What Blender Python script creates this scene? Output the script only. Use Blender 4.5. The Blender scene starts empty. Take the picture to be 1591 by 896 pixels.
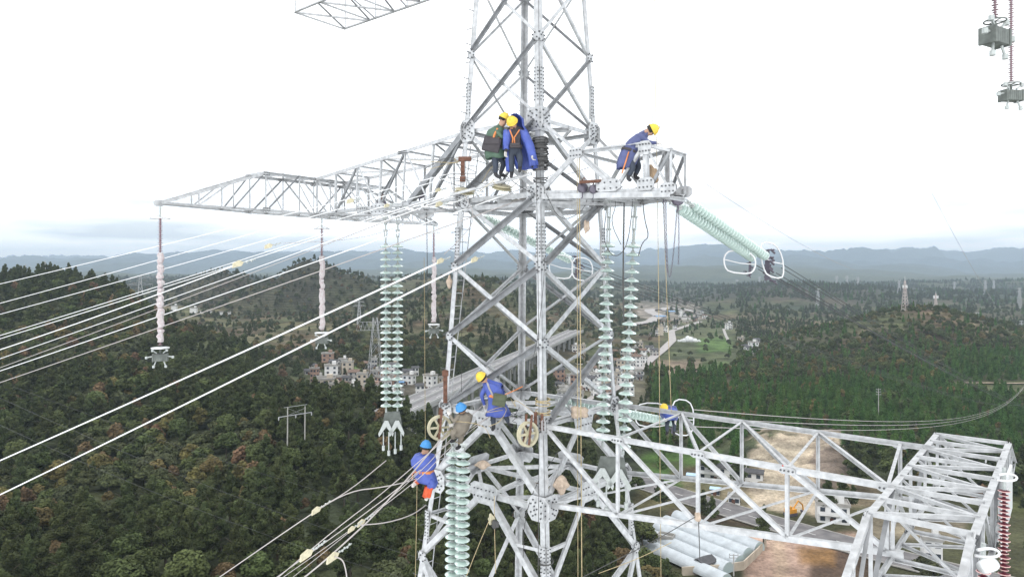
import bpy, math, random
import numpy as np
from mathutils import Vector, Matrix
random.seed(7); rng = np.random.default_rng(7)
R = math.radians
sc = bpy.context.scene
col = sc.collection
# ---------------- camera: 24 mm full-frame drone lens, held level, horizon just above the middle
cam_d = bpy.data.cameras.new('camera'); cam = bpy.data.objects.new('camera', cam_d); col.objects.link(cam)
cam_d.sensor_width = 36; cam_d.lens = 1060/1591*36; cam_d.shift_y = -23/1591
cam_d.clip_start = .1; cam_d.clip_end = 60000
cam.location = (0, 0, 0); cam.rotation_euler = (R(90), 0, 0)
sc.camera = cam
# ---------------- sky: bright overcast
SUN_EL, SUN_AZ = 58, 205          # azimuth clockwise from +Y
world = bpy.data.worlds.new('World'); sc.world = world; world.use_nodes = True
nt = world.node_tree; N = nt.nodes; L = nt.links; N.clear()
sky = N.new('ShaderNodeTexSky'); sky.sky_type = 'NISHITA'; sky.sun_disc = False
sky.sun_elevation = R(SUN_EL); sky.sun_rotation = R(SUN_AZ)
bg1 = N.new('ShaderNodeBackground'); bg1.inputs[1].default_value = .1; L.new(sky.outputs[0], bg1.inputs[0])
tc = N.new('ShaderNodeTexCoord'); mp = N.new('ShaderNodeMapping'); mp.inputs['Scale'].default_value = (1.6, 1.6, 13)
L.new(tc.outputs['Generated'], mp.inputs[0])
no = N.new('ShaderNodeTexNoise'); no.inputs['Scale'].default_value = 2.2; no.inputs['Detail'].default_value = 5; L.new(mp.outputs[0], no.inputs[0])
cr = N.new('ShaderNodeValToRGB'); cr.color_ramp.elements[0].position = .34; cr.color_ramp.elements[0].color = (.355, .39, .41, 1)
cr.color_ramp.elements[1].position = .54; cr.color_ramp.elements[1].color = (1, 1, 1, 1); L.new(no.outputs[0], cr.inputs[0])
sep = N.new('ShaderNodeSeparateXYZ'); L.new(tc.outputs['Generated'], sep.inputs[0])
mr = N.new('ShaderNodeMapRange'); mr.inputs[1].default_value = 0.0; mr.inputs[2].default_value = .16; L.new(sep.outputs[2], mr.inputs[0])
mx = N.new('ShaderNodeMixRGB'); L.new(mr.outputs[0], mx.inputs[0]); mx.inputs[2].default_value = (1, 1, 1, 1)
hb = N.new('ShaderNodeVectorMath'); hb.operation = 'SCALE'; hb.inputs['Scale'].default_value = 1.6; L.new(cr.outputs[0], hb.inputs[0]); L.new(hb.outputs[0], mx.inputs[1])
bg2 = N.new('ShaderNodeBackground'); bg2.inputs[1].default_value = 1.72; L.new(mx.outputs[0], bg2.inputs[0])
ms = N.new('ShaderNodeMixShader'); ms.inputs[0].default_value = .93; L.new(bg1.outputs[0], ms.inputs[1]); L.new(bg2.outputs[0], ms.inputs[2])
wo = N.new('ShaderNodeOutputWorld'); L.new(ms.outputs[0], wo.inputs[0])
sd = bpy.data.lights.new('sun', 'SUN'); sd.energy = 1.3; sd.angle = R(14); sd.color = (1, .97, .93)
sun = bpy.data.objects.new('sun', sd); col.objects.link(sun)
az = R(SUN_AZ); el = R(SUN_EL)
sdir = Vector((math.sin(az)*math.cos(el), math.cos(az)*math.cos(el), math.sin(el)))
sun.rotation_euler = sdir.to_track_quat('Z', 'Y').to_euler()
sc.view_settings.view_transform = 'Standard'; sc.view_settings.look = 'None'
sc.view_settings.exposure = 0.0; sc.view_settings.gamma = 1; sc.view_settings.use_curve_mapping = False
sc.render.engine = 'CYCLES'
cy = sc.cycles; cy.use_denoising = True; cy.max_bounces = 5; cy.diffuse_bounces = 2; cy.glossy_bounces = 2
cy.transmission_bounces = 4; cy.volume_bounces = 0; cy.transparent_max_bounces = 6; cy.use_adaptive_sampling = True
cy.caustics_reflective = False; cy.caustics_refractive = False

# ---------------- helpers
F0 = 1060.0
def W(px, py, d):                       # a point d metres ahead, seen at that pixel of the 1591 px wide photograph
    return Vector(((px-795.5)/F0*d, d, (425-py)/F0*d))
def tag(o, label=None, cat=None, group=None, kind=None):
    if label: o['label'] = label
    if cat: o['category'] = cat
    if group: o['group'] = group
    if kind: o['kind'] = kind
    return o
def empty(name, loc=(0, 0, 0), rz=0, **k):
    o = bpy.data.objects.new(name, None); col.objects.link(o); o.location = loc; o.rotation_euler = (0, 0, rz)
    o.empty_display_size = .2
    return tag(o, **k)
def copy_tree(o, parent=None):
    c = o.copy(); col.objects.link(c); c.parent = parent
    for ch in list(o.children): copy_tree(ch, c)
    return c
def mat(name, colr, rough=.6, metal=0., var=.0, scale=6., rnd=0., col2=None, spec=.4, bump=0., det=4, stain=None):
    m = bpy.data.materials.new(name); m.use_nodes = True; t = m.node_tree; b = t.nodes['Principled BSDF']
    b.inputs['Roughness'].default_value = rough; b.inputs['Metallic'].default_value = metal
    b.inputs['Specular IOR Level'].default_value = spec
    c1 = (*colr, 1); b.inputs['Base Color'].default_value = c1
    out = None
    if var or col2 or bump:
        tcn = t.nodes.new('ShaderNodeTexCoord')
        n = t.nodes.new('ShaderNodeTexNoise'); n.inputs['Scale'].default_value = scale; n.inputs['Detail'].default_value = det
        t.links.new(tcn.outputs['Object'], n.inputs[0])
        rmp = t.nodes.new('ShaderNodeValToRGB'); rmp.color_ramp.elements[0].position = .32; rmp.color_ramp.elements[1].position = .68
        a = tuple(x*(1-var) for x in colr); bb = col2 if col2 else tuple(min(1, x*(1+var)) for x in colr)
        rmp.color_ramp.elements[0].color = (*a, 1); rmp.color_ramp.elements[1].color = (*bb, 1)
        t.links.new(n.outputs[0], rmp.inputs[0]); out = rmp.outputs[0]
        if bump:
            bp = t.nodes.new('ShaderNodeBump'); bp.inputs['Strength'].default_value = bump; bp.inputs['Distance'].default_value = .02
            t.links.new(n.outputs[0], bp.inputs['Height']); t.links.new(bp.outputs[0], b.inputs['Normal'])
    if rnd:
        oi = t.nodes.new('ShaderNodeObjectInfo'); hs = t.nodes.new('ShaderNodeHueSaturation')
        r1 = t.nodes.new('ShaderNodeMapRange'); r1.inputs[3].default_value = 1-rnd; r1.inputs[4].default_value = 1+rnd
        t.links.new(oi.outputs['Random'], r1.inputs[0]); t.links.new(r1.outputs[0], hs.inputs['Value'])
        ml = t.nodes.new('ShaderNodeMath'); ml.operation = 'MULTIPLY'; ml.inputs[1].default_value = 7.31; t.links.new(oi.outputs['Random'], ml.inputs[0])
        fr = t.nodes.new('ShaderNodeMath'); fr.operation = 'FRACT'; t.links.new(ml.outputs[0], fr.inputs[0])
        r2 = t.nodes.new('ShaderNodeMapRange'); r2.inputs[3].default_value = .5-rnd*.09; r2.inputs[4].default_value = .5+rnd*.07
        t.links.new(fr.outputs[0], r2.inputs[0]); t.links.new(r2.outputs[0], hs.inputs['Hue'])
        if out: t.links.new(out, hs.inputs['Color'])
        else: hs.inputs['Color'].default_value = c1
        out = hs.outputs[0]
    if out: t.links.new(out, b.inputs['Base Color'])
    return m
M = {}
M['steel'] = mat('galvanised_steel', (.45, .46, .47), .45, .35, .2, 8, det=8)
M['steel_shaded'] = mat('shaded_steel', (.235, .243, .253), .5, .3, .25, 5, det=8)  # darker copy of the galvanised steel: underside shade painted into some bars
M['bolt'] = mat('bolt_steel', (.10, .105, .11), .5, .4)
M['rust'] = mat('rusted_iron', (.13, .065, .045), .85, .1, .4, 12)
M['alu'] = mat('new_aluminium', (.62, .63, .64), .35, .4, .05, 20)
M['wire_white'] = mat('new_conductor', (.74, .75, .76), .4, .2)
M['wire_grey'] = mat('old_conductor', (.42, .39, .38), .5, .2)
M['wire_dark'] = mat('distant_conductor', (.05, .055, .06), .7, 0)
M['rope_tan'] = mat('manila_rope', (.38, .31, .18), .9, 0, .2, 30)
M['rope_dark'] = mat('dark_rope', (.07, .07, .07), .8)
M['rope_white'] = mat('white_hose', (.75, .76, .76), .5)
M['glass'] = mat('toughened_glass', (.50, .64, .59), .12, 0, .05, 8, spec=.6)
M['glass'].node_tree.nodes['Principled BSDF'].inputs['Transmission Weight'].default_value = .35
M['capmetal'] = mat('insulator_cap', (.40, .43, .42), .45, .3, .1, 20)
M['polymer'] = mat('red_silicone', (.11, .018, .030), .6)
M['polymer_edge'] = mat('pale_silicone_edge', (.62, .40, .38), .5)
M['polymer_dull'] = mat('dusty_silicone', (.27, .19, .21), .65)
M['plastic_wrap'] = mat('protective_plastic', (.54, .53, .53), .35, 0, .15, 16, col2=(.40, .33, .34))
M['clamp'] = mat('cream_clamp', (.52, .48, .34), .5, 0, .15, 20)
M['cream'] = mat('cream_nylon', (.44, .41, .29), .5, 0, .12, 8)
M['weight'] = mat('zinc_weight', (.125, .14, .13), .65, .1, .25, 6)
M['chain'] = mat('chain_steel', (.13, .12, .15), .5, .5)
M['sack'] = mat('woven_sack', (.42, .34, .27), .9, 0, .2, 14)
class MB:
    def __init__(s): s.v = []; s.f = []; s.m = []
    def add(s, vs, fs, mi=0):
        o = len(s.v); s.v += [tuple(v) for v in vs]; s.f += [tuple(i+o for i in f) for f in fs]; s.m += [mi]*len(fs); return s
    def box(s, c, sx, sy, sz, rot=None, mi=0):
        c = Vector(c); vs = []
        for x, y, z in ((-1,-1,-1),(1,-1,-1),(1,1,-1),(-1,1,-1),(-1,-1,1),(1,-1,1),(1,1,1),(-1,1,1)):
            v = Vector((x*sx/2, y*sy/2, z*sz/2)); v = rot @ v if rot else v; vs.append(c+v)
        return s.add(vs, [(0,3,2,1),(4,5,6,7),(0,1,5,4),(1,2,6,5),(2,3,7,6),(3,0,4,7)], mi)
    def tube(s, pts, r, n=6, mi=0, caps=True):
        pts = [Vector(p) for p in pts]; rs = r if isinstance(r, (list, tuple)) else [r]*len(pts)
        vs = []; up = None
        for i, p in enumerate(pts):
            a = (pts[min(i+1, len(pts)-1)]-pts[max(i-1, 0)])
            a = a.normalized() if a.length > 1e-9 else Vector((0, 0, 1))
            if up is None: up = a.orthogonal().normalized()
            else:
                up = up - a*up.dot(a); up = up.normalized() if up.length > 1e-6 else a.orthogonal().normalized()
            b = a.cross(up)
            for k in range(n):
                t = 2*math.pi*k/n; vs.append(p+(up*math.cos(t)+b*math.sin(t))*rs[i])
        fs = [(i*n+k, i*n+(k+1)%n, (i+1)*n+(k+1)%n, (i+1)*n+k) for i in range(len(pts)-1) for k in range(n)]
        if caps: fs += [tuple(range(n))[::-1], tuple(range((len(pts)-1)*n, len(pts)*n))]
        return s.add(vs, fs, mi)
    def lathe(s, prof, n=12, c=(0, 0, 0), axis=(0, 0, 1), mi=0):
        c = Vector(c); q = Vector(axis).normalized().to_track_quat('Z', 'Y'); vs = []
        for r, z in prof:
            for k in range(n):
                t = 2*math.pi*k/n; vs.append(c + q @ Vector((r*math.cos(t), r*math.sin(t), z)))
        fs = [(i*n+k, i*n+(k+1)%n, (i+1)*n+(k+1)%n, (i+1)*n+k) for i in range(len(prof)-1) for k in range(n)]
        return s.add(vs, fs, mi)
    def angle(s, p, q, n, w=.1, t=.012, flip=False, mi=0):     # rolled steel angle: one flange in the face whose outward normal is n, one turned inward
        p = Vector(p); q = Vector(q); a = (q-p).normalized(); n = Vector(n); n = (n-a*n.dot(a)).normalized()
        sd_ = a.cross(n)*(-1 if flip else 1)
        prof = [(0, 0), (w, 0), (w, -t), (t, -t), (t, -w), (0, -w)]
        vs = [b + sd_*(x-w*.35) + n*y for b in (p, q) for x, y in prof]
        fs = [(i, (i+1)%6, (i+1)%6+6, i+6) for i in range(6)] + [(5,4,3,0),(3,2,1,0),(6,9,10,11),(6,7,8,9)]
        return s.add(vs, fs, mi)
    def plate(s, c, poly, n, u, t=.014, mi=0):               # flat plate: polygon in axes u, n x u around c
        c = Vector(c); n = Vector(n).normalized(); u = Vector(u); u = (u-n*u.dot(n)).normalized(); w = n.cross(u)
        k = len(poly); vs = [c+u*x+w*y+n*h for h in (0, t) for x, y in poly]
        return s.add(vs, [tuple(range(k))[::-1], tuple(range(k, 2*k))]+[(i, (i+1)%k, (i+1)%k+k, i+k) for i in range(k)], mi)
    def bolts(s, c, pts, n, u, t=.014, r=.02, h=.025, mi=1):
        c = Vector(c); n = Vector(n).normalized(); u = Vector(u); u = (u-n*u.dot(n)).normalized(); w = n.cross(u)
        for x, y in pts:
            b = c+u*x+w*y+n*t; s.tube([b, b+n*h], r, 6, mi)
        return s
    def build(s, name, mats, parent=None, smooth=False, loc=None, origin=None):
        me = bpy.data.meshes.new(name)
        if origin is not None:
            ox, oy, oz = origin; s.v = [(x-ox, y-oy, z-oz) for x, y, z in s.v]
        me.from_pydata(s.v, [], s.f)
        for mm in (mats if isinstance(mats, (list, tuple)) else [mats]): me.materials.append(mm)
        me.polygons.foreach_set('material_index', s.m)
        if smooth: me.polygons.foreach_set('use_smooth', [True]*len(s.f))
        me.update(); o = bpy.data.objects.new(name, me); col.objects.link(o)
        if parent: o.parent = parent
        if origin is not None and loc is None: loc = origin
        if loc is not None: o.location = loc
        return o
def lerp(a, b, t): return a+(b-a)*t
# ---------------- terrain: one height field from here to the far mountains
D_ = np.array([12,60,110,150,200,250,320,380,450,550,750,1000,1400,2000,2800,4000,6000,9000,13000,20000.])
T_ = {
-1400:[-50,-55,-58,-58,-52,-42,-30,-20, -5,-10,-20,-30,-40,-40,-30,-20,20, 90,150,150],
-300:[-50,-55,-58,-58,-54,-45,-33,-20, -5,-12,-30,-40,-42,-40,-40,-30, 0, 85,150,150],
0:   [-50,-54,-58,-60,-60,-54,-42,-24,-3,-16,-38,-48,-45,-40,-40,-30, 0, 90,150,150],
100: [-50,-54,-58,-61,-61,-55,-43,-26,-3,-22,-48,-50,-45,-40,-40,-30, 0,100,170,150],
200: [-50,-54,-59,-62,-63,-58,-46,-32,-14,-40,-58,-55,-50,-40,-40,-30, 0,110,190,150],
260: [-50,-54,-59,-62,-64,-60,-50,-42,-36,-52,-62,-40,-40,-40,-40,-30, 0,120,200,150],
340: [-50,-54,-60,-63,-63,-60,-54,-47,-44,-60,-60,-50,-45,-40,-40,-30,10,150,210,150],
450: [-50,-54,-60,-62,-60,-56,-60,-68,-72,-66,-60,-50,-45,-42,-42,-30,10,150,220,150],
560: [-50,-55,-60,-63,-62,-58,-70,-75,-75,-68,-58,-52,-45,-45,-42,-30,10,150,220,150],
650: [-50,-56,-62,-68,-69,-73,-82,-80,-74,-66,-42,-35,-45,-45,-35,-25,20,140,220,150],
750: [-50,-56,-63,-70,-73,-77,-82,-80,-76,-68,-32,-38,-50,-45,-35,-25,10,150,230,150],
850: [-50,-57,-66,-72,-75,-78,-80,-80,-78,-74,-62,-50,-45,-45,-40,-30, 0,120,200,150],
950: [-50,-60,-74,-80,-82,-84,-84,-82,-80,-79,-77,-72,-66,-60,-50,-40, 0,170,210,150],
1050:[-52,-64,-80,-84,-84,-84,-84,-86,-86,-84,-81,-80,-81,-80,-70,-45,10,235,250,150],
1140:[-54,-68,-82,-84,-84,-84,-80,-82,-82,-80,-80,-80,-76,-56,-62,-45, 0,230,250,150],
1190:[-54,-68,-82,-84,-84,-83,-73,-76,-78,-78,-80,-80,-74,-46,-62,-45, 0,190,240,150],
1300:[-54,-68,-82,-84,-84,-82,-74,-76,-76,-71,-72,-88,-80,-46,-55,-45, 0,180,230,150],
1450:[-54,-68,-82,-84,-84,-84,-80,-77,-71,-65,-56,-86,-76,-60,-54,-45, 0,205,240,150],
1591:[-54,-68,-82,-84,-84,-84,-84,-79,-73,-65,-78,-80,-70,-60,-58,-50, 0,190,240,150],
1900:[-54,-68,-82,-84,-84,-84,-84,-79,-72,-63,-68,-68,-62,-58,-58,-50, 0,180,240,150],
2900:[-54,-68,-82,-84,-84,-84,-84,-79,-72,-63,-68,-68,-62,-58,-58,-50, 0,180,240,150]}
PXK = np.array(sorted(T_)); TZ = np.array([T_[k] for k in PXK], float)
def vnoise(x, y, seed=0):
    xi = np.floor(x).astype(np.int64); yi = np.floor(y).astype(np.int64); fx = x-xi; fy = y-yi
    fx = fx*fx*(3-2*fx); fy = fy*fy*(3-2*fy)
    def h(a, b):
        n = (a*374761393 + b*668265263 + seed*974634777) & 0xffffffff
        n = ((n ^ (n >> 13))*1274126177) & 0xffffffff
        return ((n ^ (n >> 16)) & 0xffffff)/float(0xffffff)
    return (h(xi, yi)*(1-fx)+h(xi+1, yi)*fx)*(1-fy)+(h(xi, yi+1)*(1-fx)+h(xi+1, yi+1)*fx)*fy
def fbm(x, y, o=4, seed=0):
    s = 0; a = .5; t = 0
    for k in range(o): s = s+a*vnoise(x*2**k, y*2**k, seed+k); t += a; a *= .5
    return s/t*2-1
NR, NC = 760, 560
dd = np.exp(np.linspace(math.log(12), math.log(15500), NR)); uu = np.linspace((-1400-795.5)/F0, (2900-795.5)/F0, NC)
# denser columns inside the view
uu = np.concatenate([np.linspace(-2.05, -.85, 60)[:-1], np.linspace(-.85, .85, 440), np.linspace(.85, 1.95, 62)[1:]]); NC = len(uu)
pxc = uu*F0+795.5
tmp = np.array([np.interp(pxc, PXK, TZ[:, j]) for j in range(len(D_))])          # (nd, NC)
Z = np.array([np.interp(np.log(dd), np.log(D_), tmp[:, i]) for i in range(NC)]).T  # (NR, NC)
def smooth(A, k, ax):
    w = np.exp(-np.linspace(-2, 2, 2*k+1)**2); w /= w.sum()
    P = np.pad(A, [(k, k) if a == ax else (0, 0) for a in range(2)], mode='edge'); o = np.zeros_like(A)
    for i, wi in enumerate(w): o += wi*(P[i:i+A.shape[0], :] if ax == 0 else P[:, i:i+A.shape[1]])
    return o
Z = smooth(smooth(Z, 12, 0), 14, 1)
Xg = dd[:, None]*uu[None, :]; Yg = np.repeat(dd[:, None], NC, 1)
def bump(px, d, r, top, p=1.6, rx=1.0):
    global Z
    x0 = (px-795.5)/F0*d
    q = np.sqrt(((Xg-x0)/rx)**2+(Yg-d)**2)/r*(1+.12*fbm(Xg/(r*.4), Yg/(r*.4), 3, 5))
    k = np.clip(1-q, 0, 1); k = np.sin(k*math.pi/2)**p
    i = np.argmin(abs(dd-d)); j = np.argmin(abs(pxc-px)); base = Z[i, j]
    Z = Z+(top-base)*k
bump(345, 1100, 115, 4, 1.2); bump(435, 960, 85, -9, 1.1); bump(519, 1000, 80, 9, .8)
bump(745, 800, 90, -10, 1.3); bump(690, 1500, 300, -8, 1.5); bump(560, 620, 55, -48, 1.5)
bump(1425, 690, 125, -37, 1.2, 1.5); bump(1190, 1900, 500, -42, 1.5); bump(1120, 5200, 1500, 40); bump(612, 262, 38, -57, 1.0)
Z += np.clip((Yg-280)/500, 0, 1)*np.clip((5000-Yg)/1000, 0, 1)*fbm(Xg/90, Yg/90, 4, 1)*9*(1-.85*((pxc>950)&(pxc<1160))[None, :]*(Yg < 1300))
Z += np.clip((Yg-1300)/1500, 0, 1)*fbm(Xg/480, Yg/480, 5, 2)*44*np.clip((9000-Yg)/4000, 0.2, 1)
far = np.clip((Yg-4500)/3500, 0, 1)
rg = 1-np.abs(fbm(Xg/1500, Yg/1500, 5, 9))
Z += far*((rg-.66)*430*np.clip((14000-Yg)/2500, 0, 1) + fbm(Xg/420, Yg/420, 5, 4)*75)
Z -= np.clip((Yg-13000)/2500, 0, 1)*250
Z += np.clip(1-np.abs(pxc-300)/700, 0, 1)[None, :]*np.clip((300-Yg)/100, 0, 1)*fbm(Xg/28, Yg/28, 3, 7)*4
_w = np.clip((pxc-955)/30, 0, 1)[None, :]*np.clip((Yg-172)/8, 0, 1)*np.clip((262-Yg)/12, 0, 1)
Z = Z*(1-_w)+(-84.1)*_w
_q = np.clip((PX0:=np.repeat(pxc[None, :], NR, 0)-1150)/30, 0, 1)*np.clip((1330-np.repeat(pxc[None, :], NR, 0))/40, 0, 1)*np.clip((Yg-256)/10, 0, 1)*np.clip((335-Yg)/15, 0, 1)
Z = Z+_q*(np.abs(fbm(Xg/13, Yg/13, 4, 51))*7-1.0)
def gz(x, y):
    y = max(y, 12.1); r = math.log(y/12)/math.log(15500/12)*(NR-1); i = min(int(r), NR-2); fr = r-i
    u = x/y; j = int(np.clip(np.searchsorted(uu, u)-1, 0, NC-2)); fu = (u-uu[j])/(uu[j+1]-uu[j])
    return float((Z[i, j]*(1-fr)+Z[i+1, j]*fr)*(1-fu)+(Z[i, j+1]*(1-fr)+Z[i+1, j+1]*fr)*fu)
def hit(px, py, dmin=60):                       # where the sight line through a pixel meets the ground
    d = dmin; u = (px-795.5)/F0; s = (425-py)/F0
    while d < 12000:
        if gz(u*d, d) >= s*d: break
        d *= 1.004
    return Vector((u*d, d, gz(u*d, d)))
def at(px, d):
    x = (px-795.5)/F0*d; return Vector((x, d, gz(x, d)))
# land cover (what grows or lies there; haze tint on far mountains), world positions
PX = np.repeat(pxc[None, :], NR, 0)
def zone(px0, px1, d0, d1, soft=.02, wp=8):
    w = lambda v, a, b, s: np.clip((v-a)/s+.5, 0, 1)*np.clip((b-v)/s+.5, 0, 1)
    nz = fbm(Xg/14, Yg/14, 3, 21)
    return np.clip(w(PX+nz*wp, px0, px1, 12)*w(Yg*(1+nz*.0025*wp), d0, d1, d0*.03), 0, 1)
n1 = fbm(Xg/60, Yg/60, 5, 11)[..., None]; n2 = fbm(Xg/17, Yg/17, 4, 12)[..., None]; n3 = fbm(Xg/240, Yg/240, 5, 13)[..., None]
green = np.array([.075, .085, .042]); brown = np.array([.135, .095, .062]); straw = np.array([.19, .165, .095]); dk = np.array([.05, .06, .035])
C = green+(dk-green)*np.clip(n1*1.5+.3, 0, 1)
farm = (np.clip((Yg-430)/200, 0, 1)*np.clip((3500-Yg)/1500, 0, 1))[..., None]
C = C+(brown-C)*np.clip(n1*1.6+.15+n3*1.0, 0, 1)*farm*.85
C = C+(straw-C)*np.clip(n2*1.3+n3*.9-.1, 0, 1)*farm*.7
def paint(mask, c, k=1.):
    global C
    C = C+(np.array(c)-C)*(mask[..., None]*k)
field = [.085, .15, .042]; soil = [.085, .058, .042]; dirt = [.44, .31, .245]; rock = [.37, .31, .235]
near_v = zone(985, 1640, 150, 262)
paint(near_v, [.085, .085, .045], .8)
paint(zone(1000, 1120, 262, 318), field); paint(zone(1040, 1095, 277, 292), soil, .9); paint(zone(1010, 1060, 296, 302), soil, .7)
paint(zone(990, 1075, 244, 268), [.12, .11, .055]); paint(zone(1035, 1180, 219, 243), soil, .75)
paint(zone(1020, 1200, 203, 226), field, .9)
paint(zone(1155, 1330, 178, 222), dirt); paint(zone(1200, 1222, 178, 224, wp=6), [.40, .31, .22], .6); paint(zone(1255, 1360, 186, 210), soil, .9); paint(zone(1240, 1300, 196, 212), [.30, .17, .07], .8)
paint(zone(1070, 1230, 246, 285, wp=30), [.22, .18, .12], .7); paint(zone(1165, 1305, 240, 326, wp=42), rock); paint(zone(1265, 1330, 250, 300, wp=40), [.15, .12, .10], .9); paint(zone(1172, 1240, 268, 300, wp=40), [.44, .38, .29], .8); paint(zone(1300, 1370, 246, 268), [.20, .16, .11], .8)
paint(zone(1350, 1500, 215, 240), [.26, .22, .16], .8); paint(zone(1500, 1640, 238, 262), [.12, .13, .05], .8)
paint(zone(1030, 1135, 640, 1000), [.085, .10, .05], .8); paint(zone(1085, 1135, 700, 860), field, .8); paint(zone(1010, 1090, 560, 640), [.27, .21, .16], .75)
paint(zone(1090, 1130, 560, 620), field, .5); paint(zone(990, 1090, 1150, 2100), [.28, .25, .22], .7); paint(zone(850, 905, 390, 440), [.10, .12, .06], .9)
paint(zone(480, 700, 400, 470), [.15, .13, .11], .7); paint(zone(870, 1000, 430, 560), [.17, .15, .12], .5); paint(zone(520, 640, 505, 520), field, .8)
paint(zone(1085, 1700, 1350, 4200, wp=30)*np.clip(.45+fbm(Xg/160,Yg/160,4,33)*2.2,0,1), [.036,.052,.03], .8)
paint(zone(-200, 1060, 1500, 4500, wp=30)*np.clip(.4+fbm(Xg/160,Yg/160,4,34)*2.2,0,1), [.042,.054,.034], .7)
for px_, d_, r_ in ((345,1080,120),(432,950,85),(520,1000,85),(1190,1900,420)):
    x0_ = (px_-795.5)/F0*d_; paint(np.clip(1.6-np.sqrt((Xg-x0_)**2+(Yg-d_)**2)/r_*1.3+fbm(Xg/40,Yg/40,3,31)*.5,0,1), [.052,.050,.036], .8)
paint(np.clip((Yg-4800)/2500,0,1)*(.75+.25*fbm(Xg/700,Yg/400,4,35)), [.10,.145,.19], .95)  # far mountains painted pale blue: distance haze put into their colour
me = bpy.data.meshes.new('ground')
co = np.stack([Xg, Yg, Z], -1).reshape(-1, 3).astype(np.float32)
idx = np.arange(NR*NC).reshape(NR, NC)
q = np.stack([idx[:-1, :-1], idx[:-1, 1:], idx[1:, 1:], idx[1:, :-1]], -1).reshape(-1)
me.vertices.add(NR*NC); me.vertices.foreach_set('co', co.ravel())
nf = (NR-1)*(NC-1); me.loops.add(nf*4); me.loops.foreach_set('vertex_index', q.astype(np.int32))
me.polygons.add(nf); me.polygons.foreach_set('loop_start', np.arange(0, nf*4, 4, dtype=np.int32))
me.polygons.foreach_set('use_smooth', np.ones(nf, bool)); me.update(); me.validate()
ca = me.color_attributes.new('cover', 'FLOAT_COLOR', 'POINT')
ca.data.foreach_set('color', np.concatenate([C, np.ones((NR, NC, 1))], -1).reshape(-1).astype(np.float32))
gm = bpy.data.materials.new('hill_ground'); gm.use_nodes = True; t = gm.node_tree; b = t.nodes['Principled BSDF']
b.inputs['Roughness'].default_value = .95; b.inputs['Specular IOR Level'].default_value = .1
at_ = t.nodes.new('ShaderNodeAttribute'); at_.attribute_name = 'cover'
tcn = t.nodes.new('ShaderNodeTexCoord')
def noisen(scale, det=6):
    n = t.nodes.new('ShaderNodeTexNoise'); n.inputs['Scale'].default_value = scale; n.inputs['Detail'].default_value = det; n.inputs['Roughness'].default_value = .65
    t.links.new(tcn.outputs['Object'], n.inputs[0]); return n.outputs[0]
def ramp(inp, a, b_, lo, hi):
    r_ = t.nodes.new('ShaderNodeMapRange'); t.links.new(inp, r_.inputs[0])
    for i_, v in zip((1, 2, 3, 4), (a, b_, lo, hi)): r_.inputs[i_].default_value = v
    return r_.outputs[0]
def mul(a, b_):
    m_ = t.nodes.new('ShaderNodeMath'); m_.operation = 'MULTIPLY'; t.links.new(a, m_.inputs[0]); t.links.new(b_, m_.inputs[1]); return m_.outputs[0]
f1 = ramp(noisen(.06), .3, .7, .55, 1.45); f2 = ramp(noisen(.9), .3, .7, .65, 1.35)
# terrace banks: bands that follow the height of the slope
sp_ = t.nodes.new('ShaderNodeSeparateXYZ'); t.links.new(tcn.outputs['Object'], sp_.inputs[0])
nz_ = t.nodes.new('ShaderNodeMath'); nz_.operation = 'MULTIPLY_ADD'; t.links.new(noisen(.02, 3), nz_.inputs[0]); nz_.inputs[1].default_value = 9; t.links.new(sp_.outputs[2], nz_.inputs[2])
fr_ = t.nodes.new('ShaderNodeMath'); fr_.operation = 'PINGPONG'; fr_.inputs[1].default_value = 1.6; t.links.new(nz_.outputs[0], fr_.inputs[0])
f3 = ramp(fr_.outputs[0], .2, 1.3, .72, 1.2)
tm = mul(mul(f1, f2), f3)
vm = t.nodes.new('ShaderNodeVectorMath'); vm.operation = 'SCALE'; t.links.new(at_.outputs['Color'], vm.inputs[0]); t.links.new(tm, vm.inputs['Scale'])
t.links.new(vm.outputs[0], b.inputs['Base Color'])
bp = t.nodes.new('ShaderNodeBump'); bp.inputs['Strength'].default_value = .9; bp.inputs['Distance'].default_value = 3; t.links.new(noisen(.12), bp.inputs['Height']); t.links.new(bp.outputs[0], b.inputs['Normal'])
me.materials.append(gm)
ground = bpy.data.objects.new('ground', me); col.objects.link(ground); tag(ground, 'rolling hills, valley floor and far mountains', 'terrain', kind='structure')
# ---------------- haze: real air over the valley
hz = MB(); hz.box((0, 7000, 100), 40000, 15400, 840); hm = bpy.data.materials.new('valley_air'); hm.use_nodes = True
ht = hm.node_tree; ht.nodes.remove(ht.nodes['Principled BSDF']); pv = ht.nodes.new('ShaderNodeVolumePrincipled')
pv.inputs['Color'].default_value = (.68, .84, 1, 1); pv.inputs['Density'].default_value = 1.3e-4; pv.inputs['Anisotropy'].default_value = .35
ht.links.new(pv.outputs[0], ht.nodes['Material Output'].inputs['Volume'])
haze = hz.build('haze', hm); tag(haze, 'pale blue haze over the valley', 'haze', kind='stuff')
print('ground z range', Z.min(), Z.max())
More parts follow.
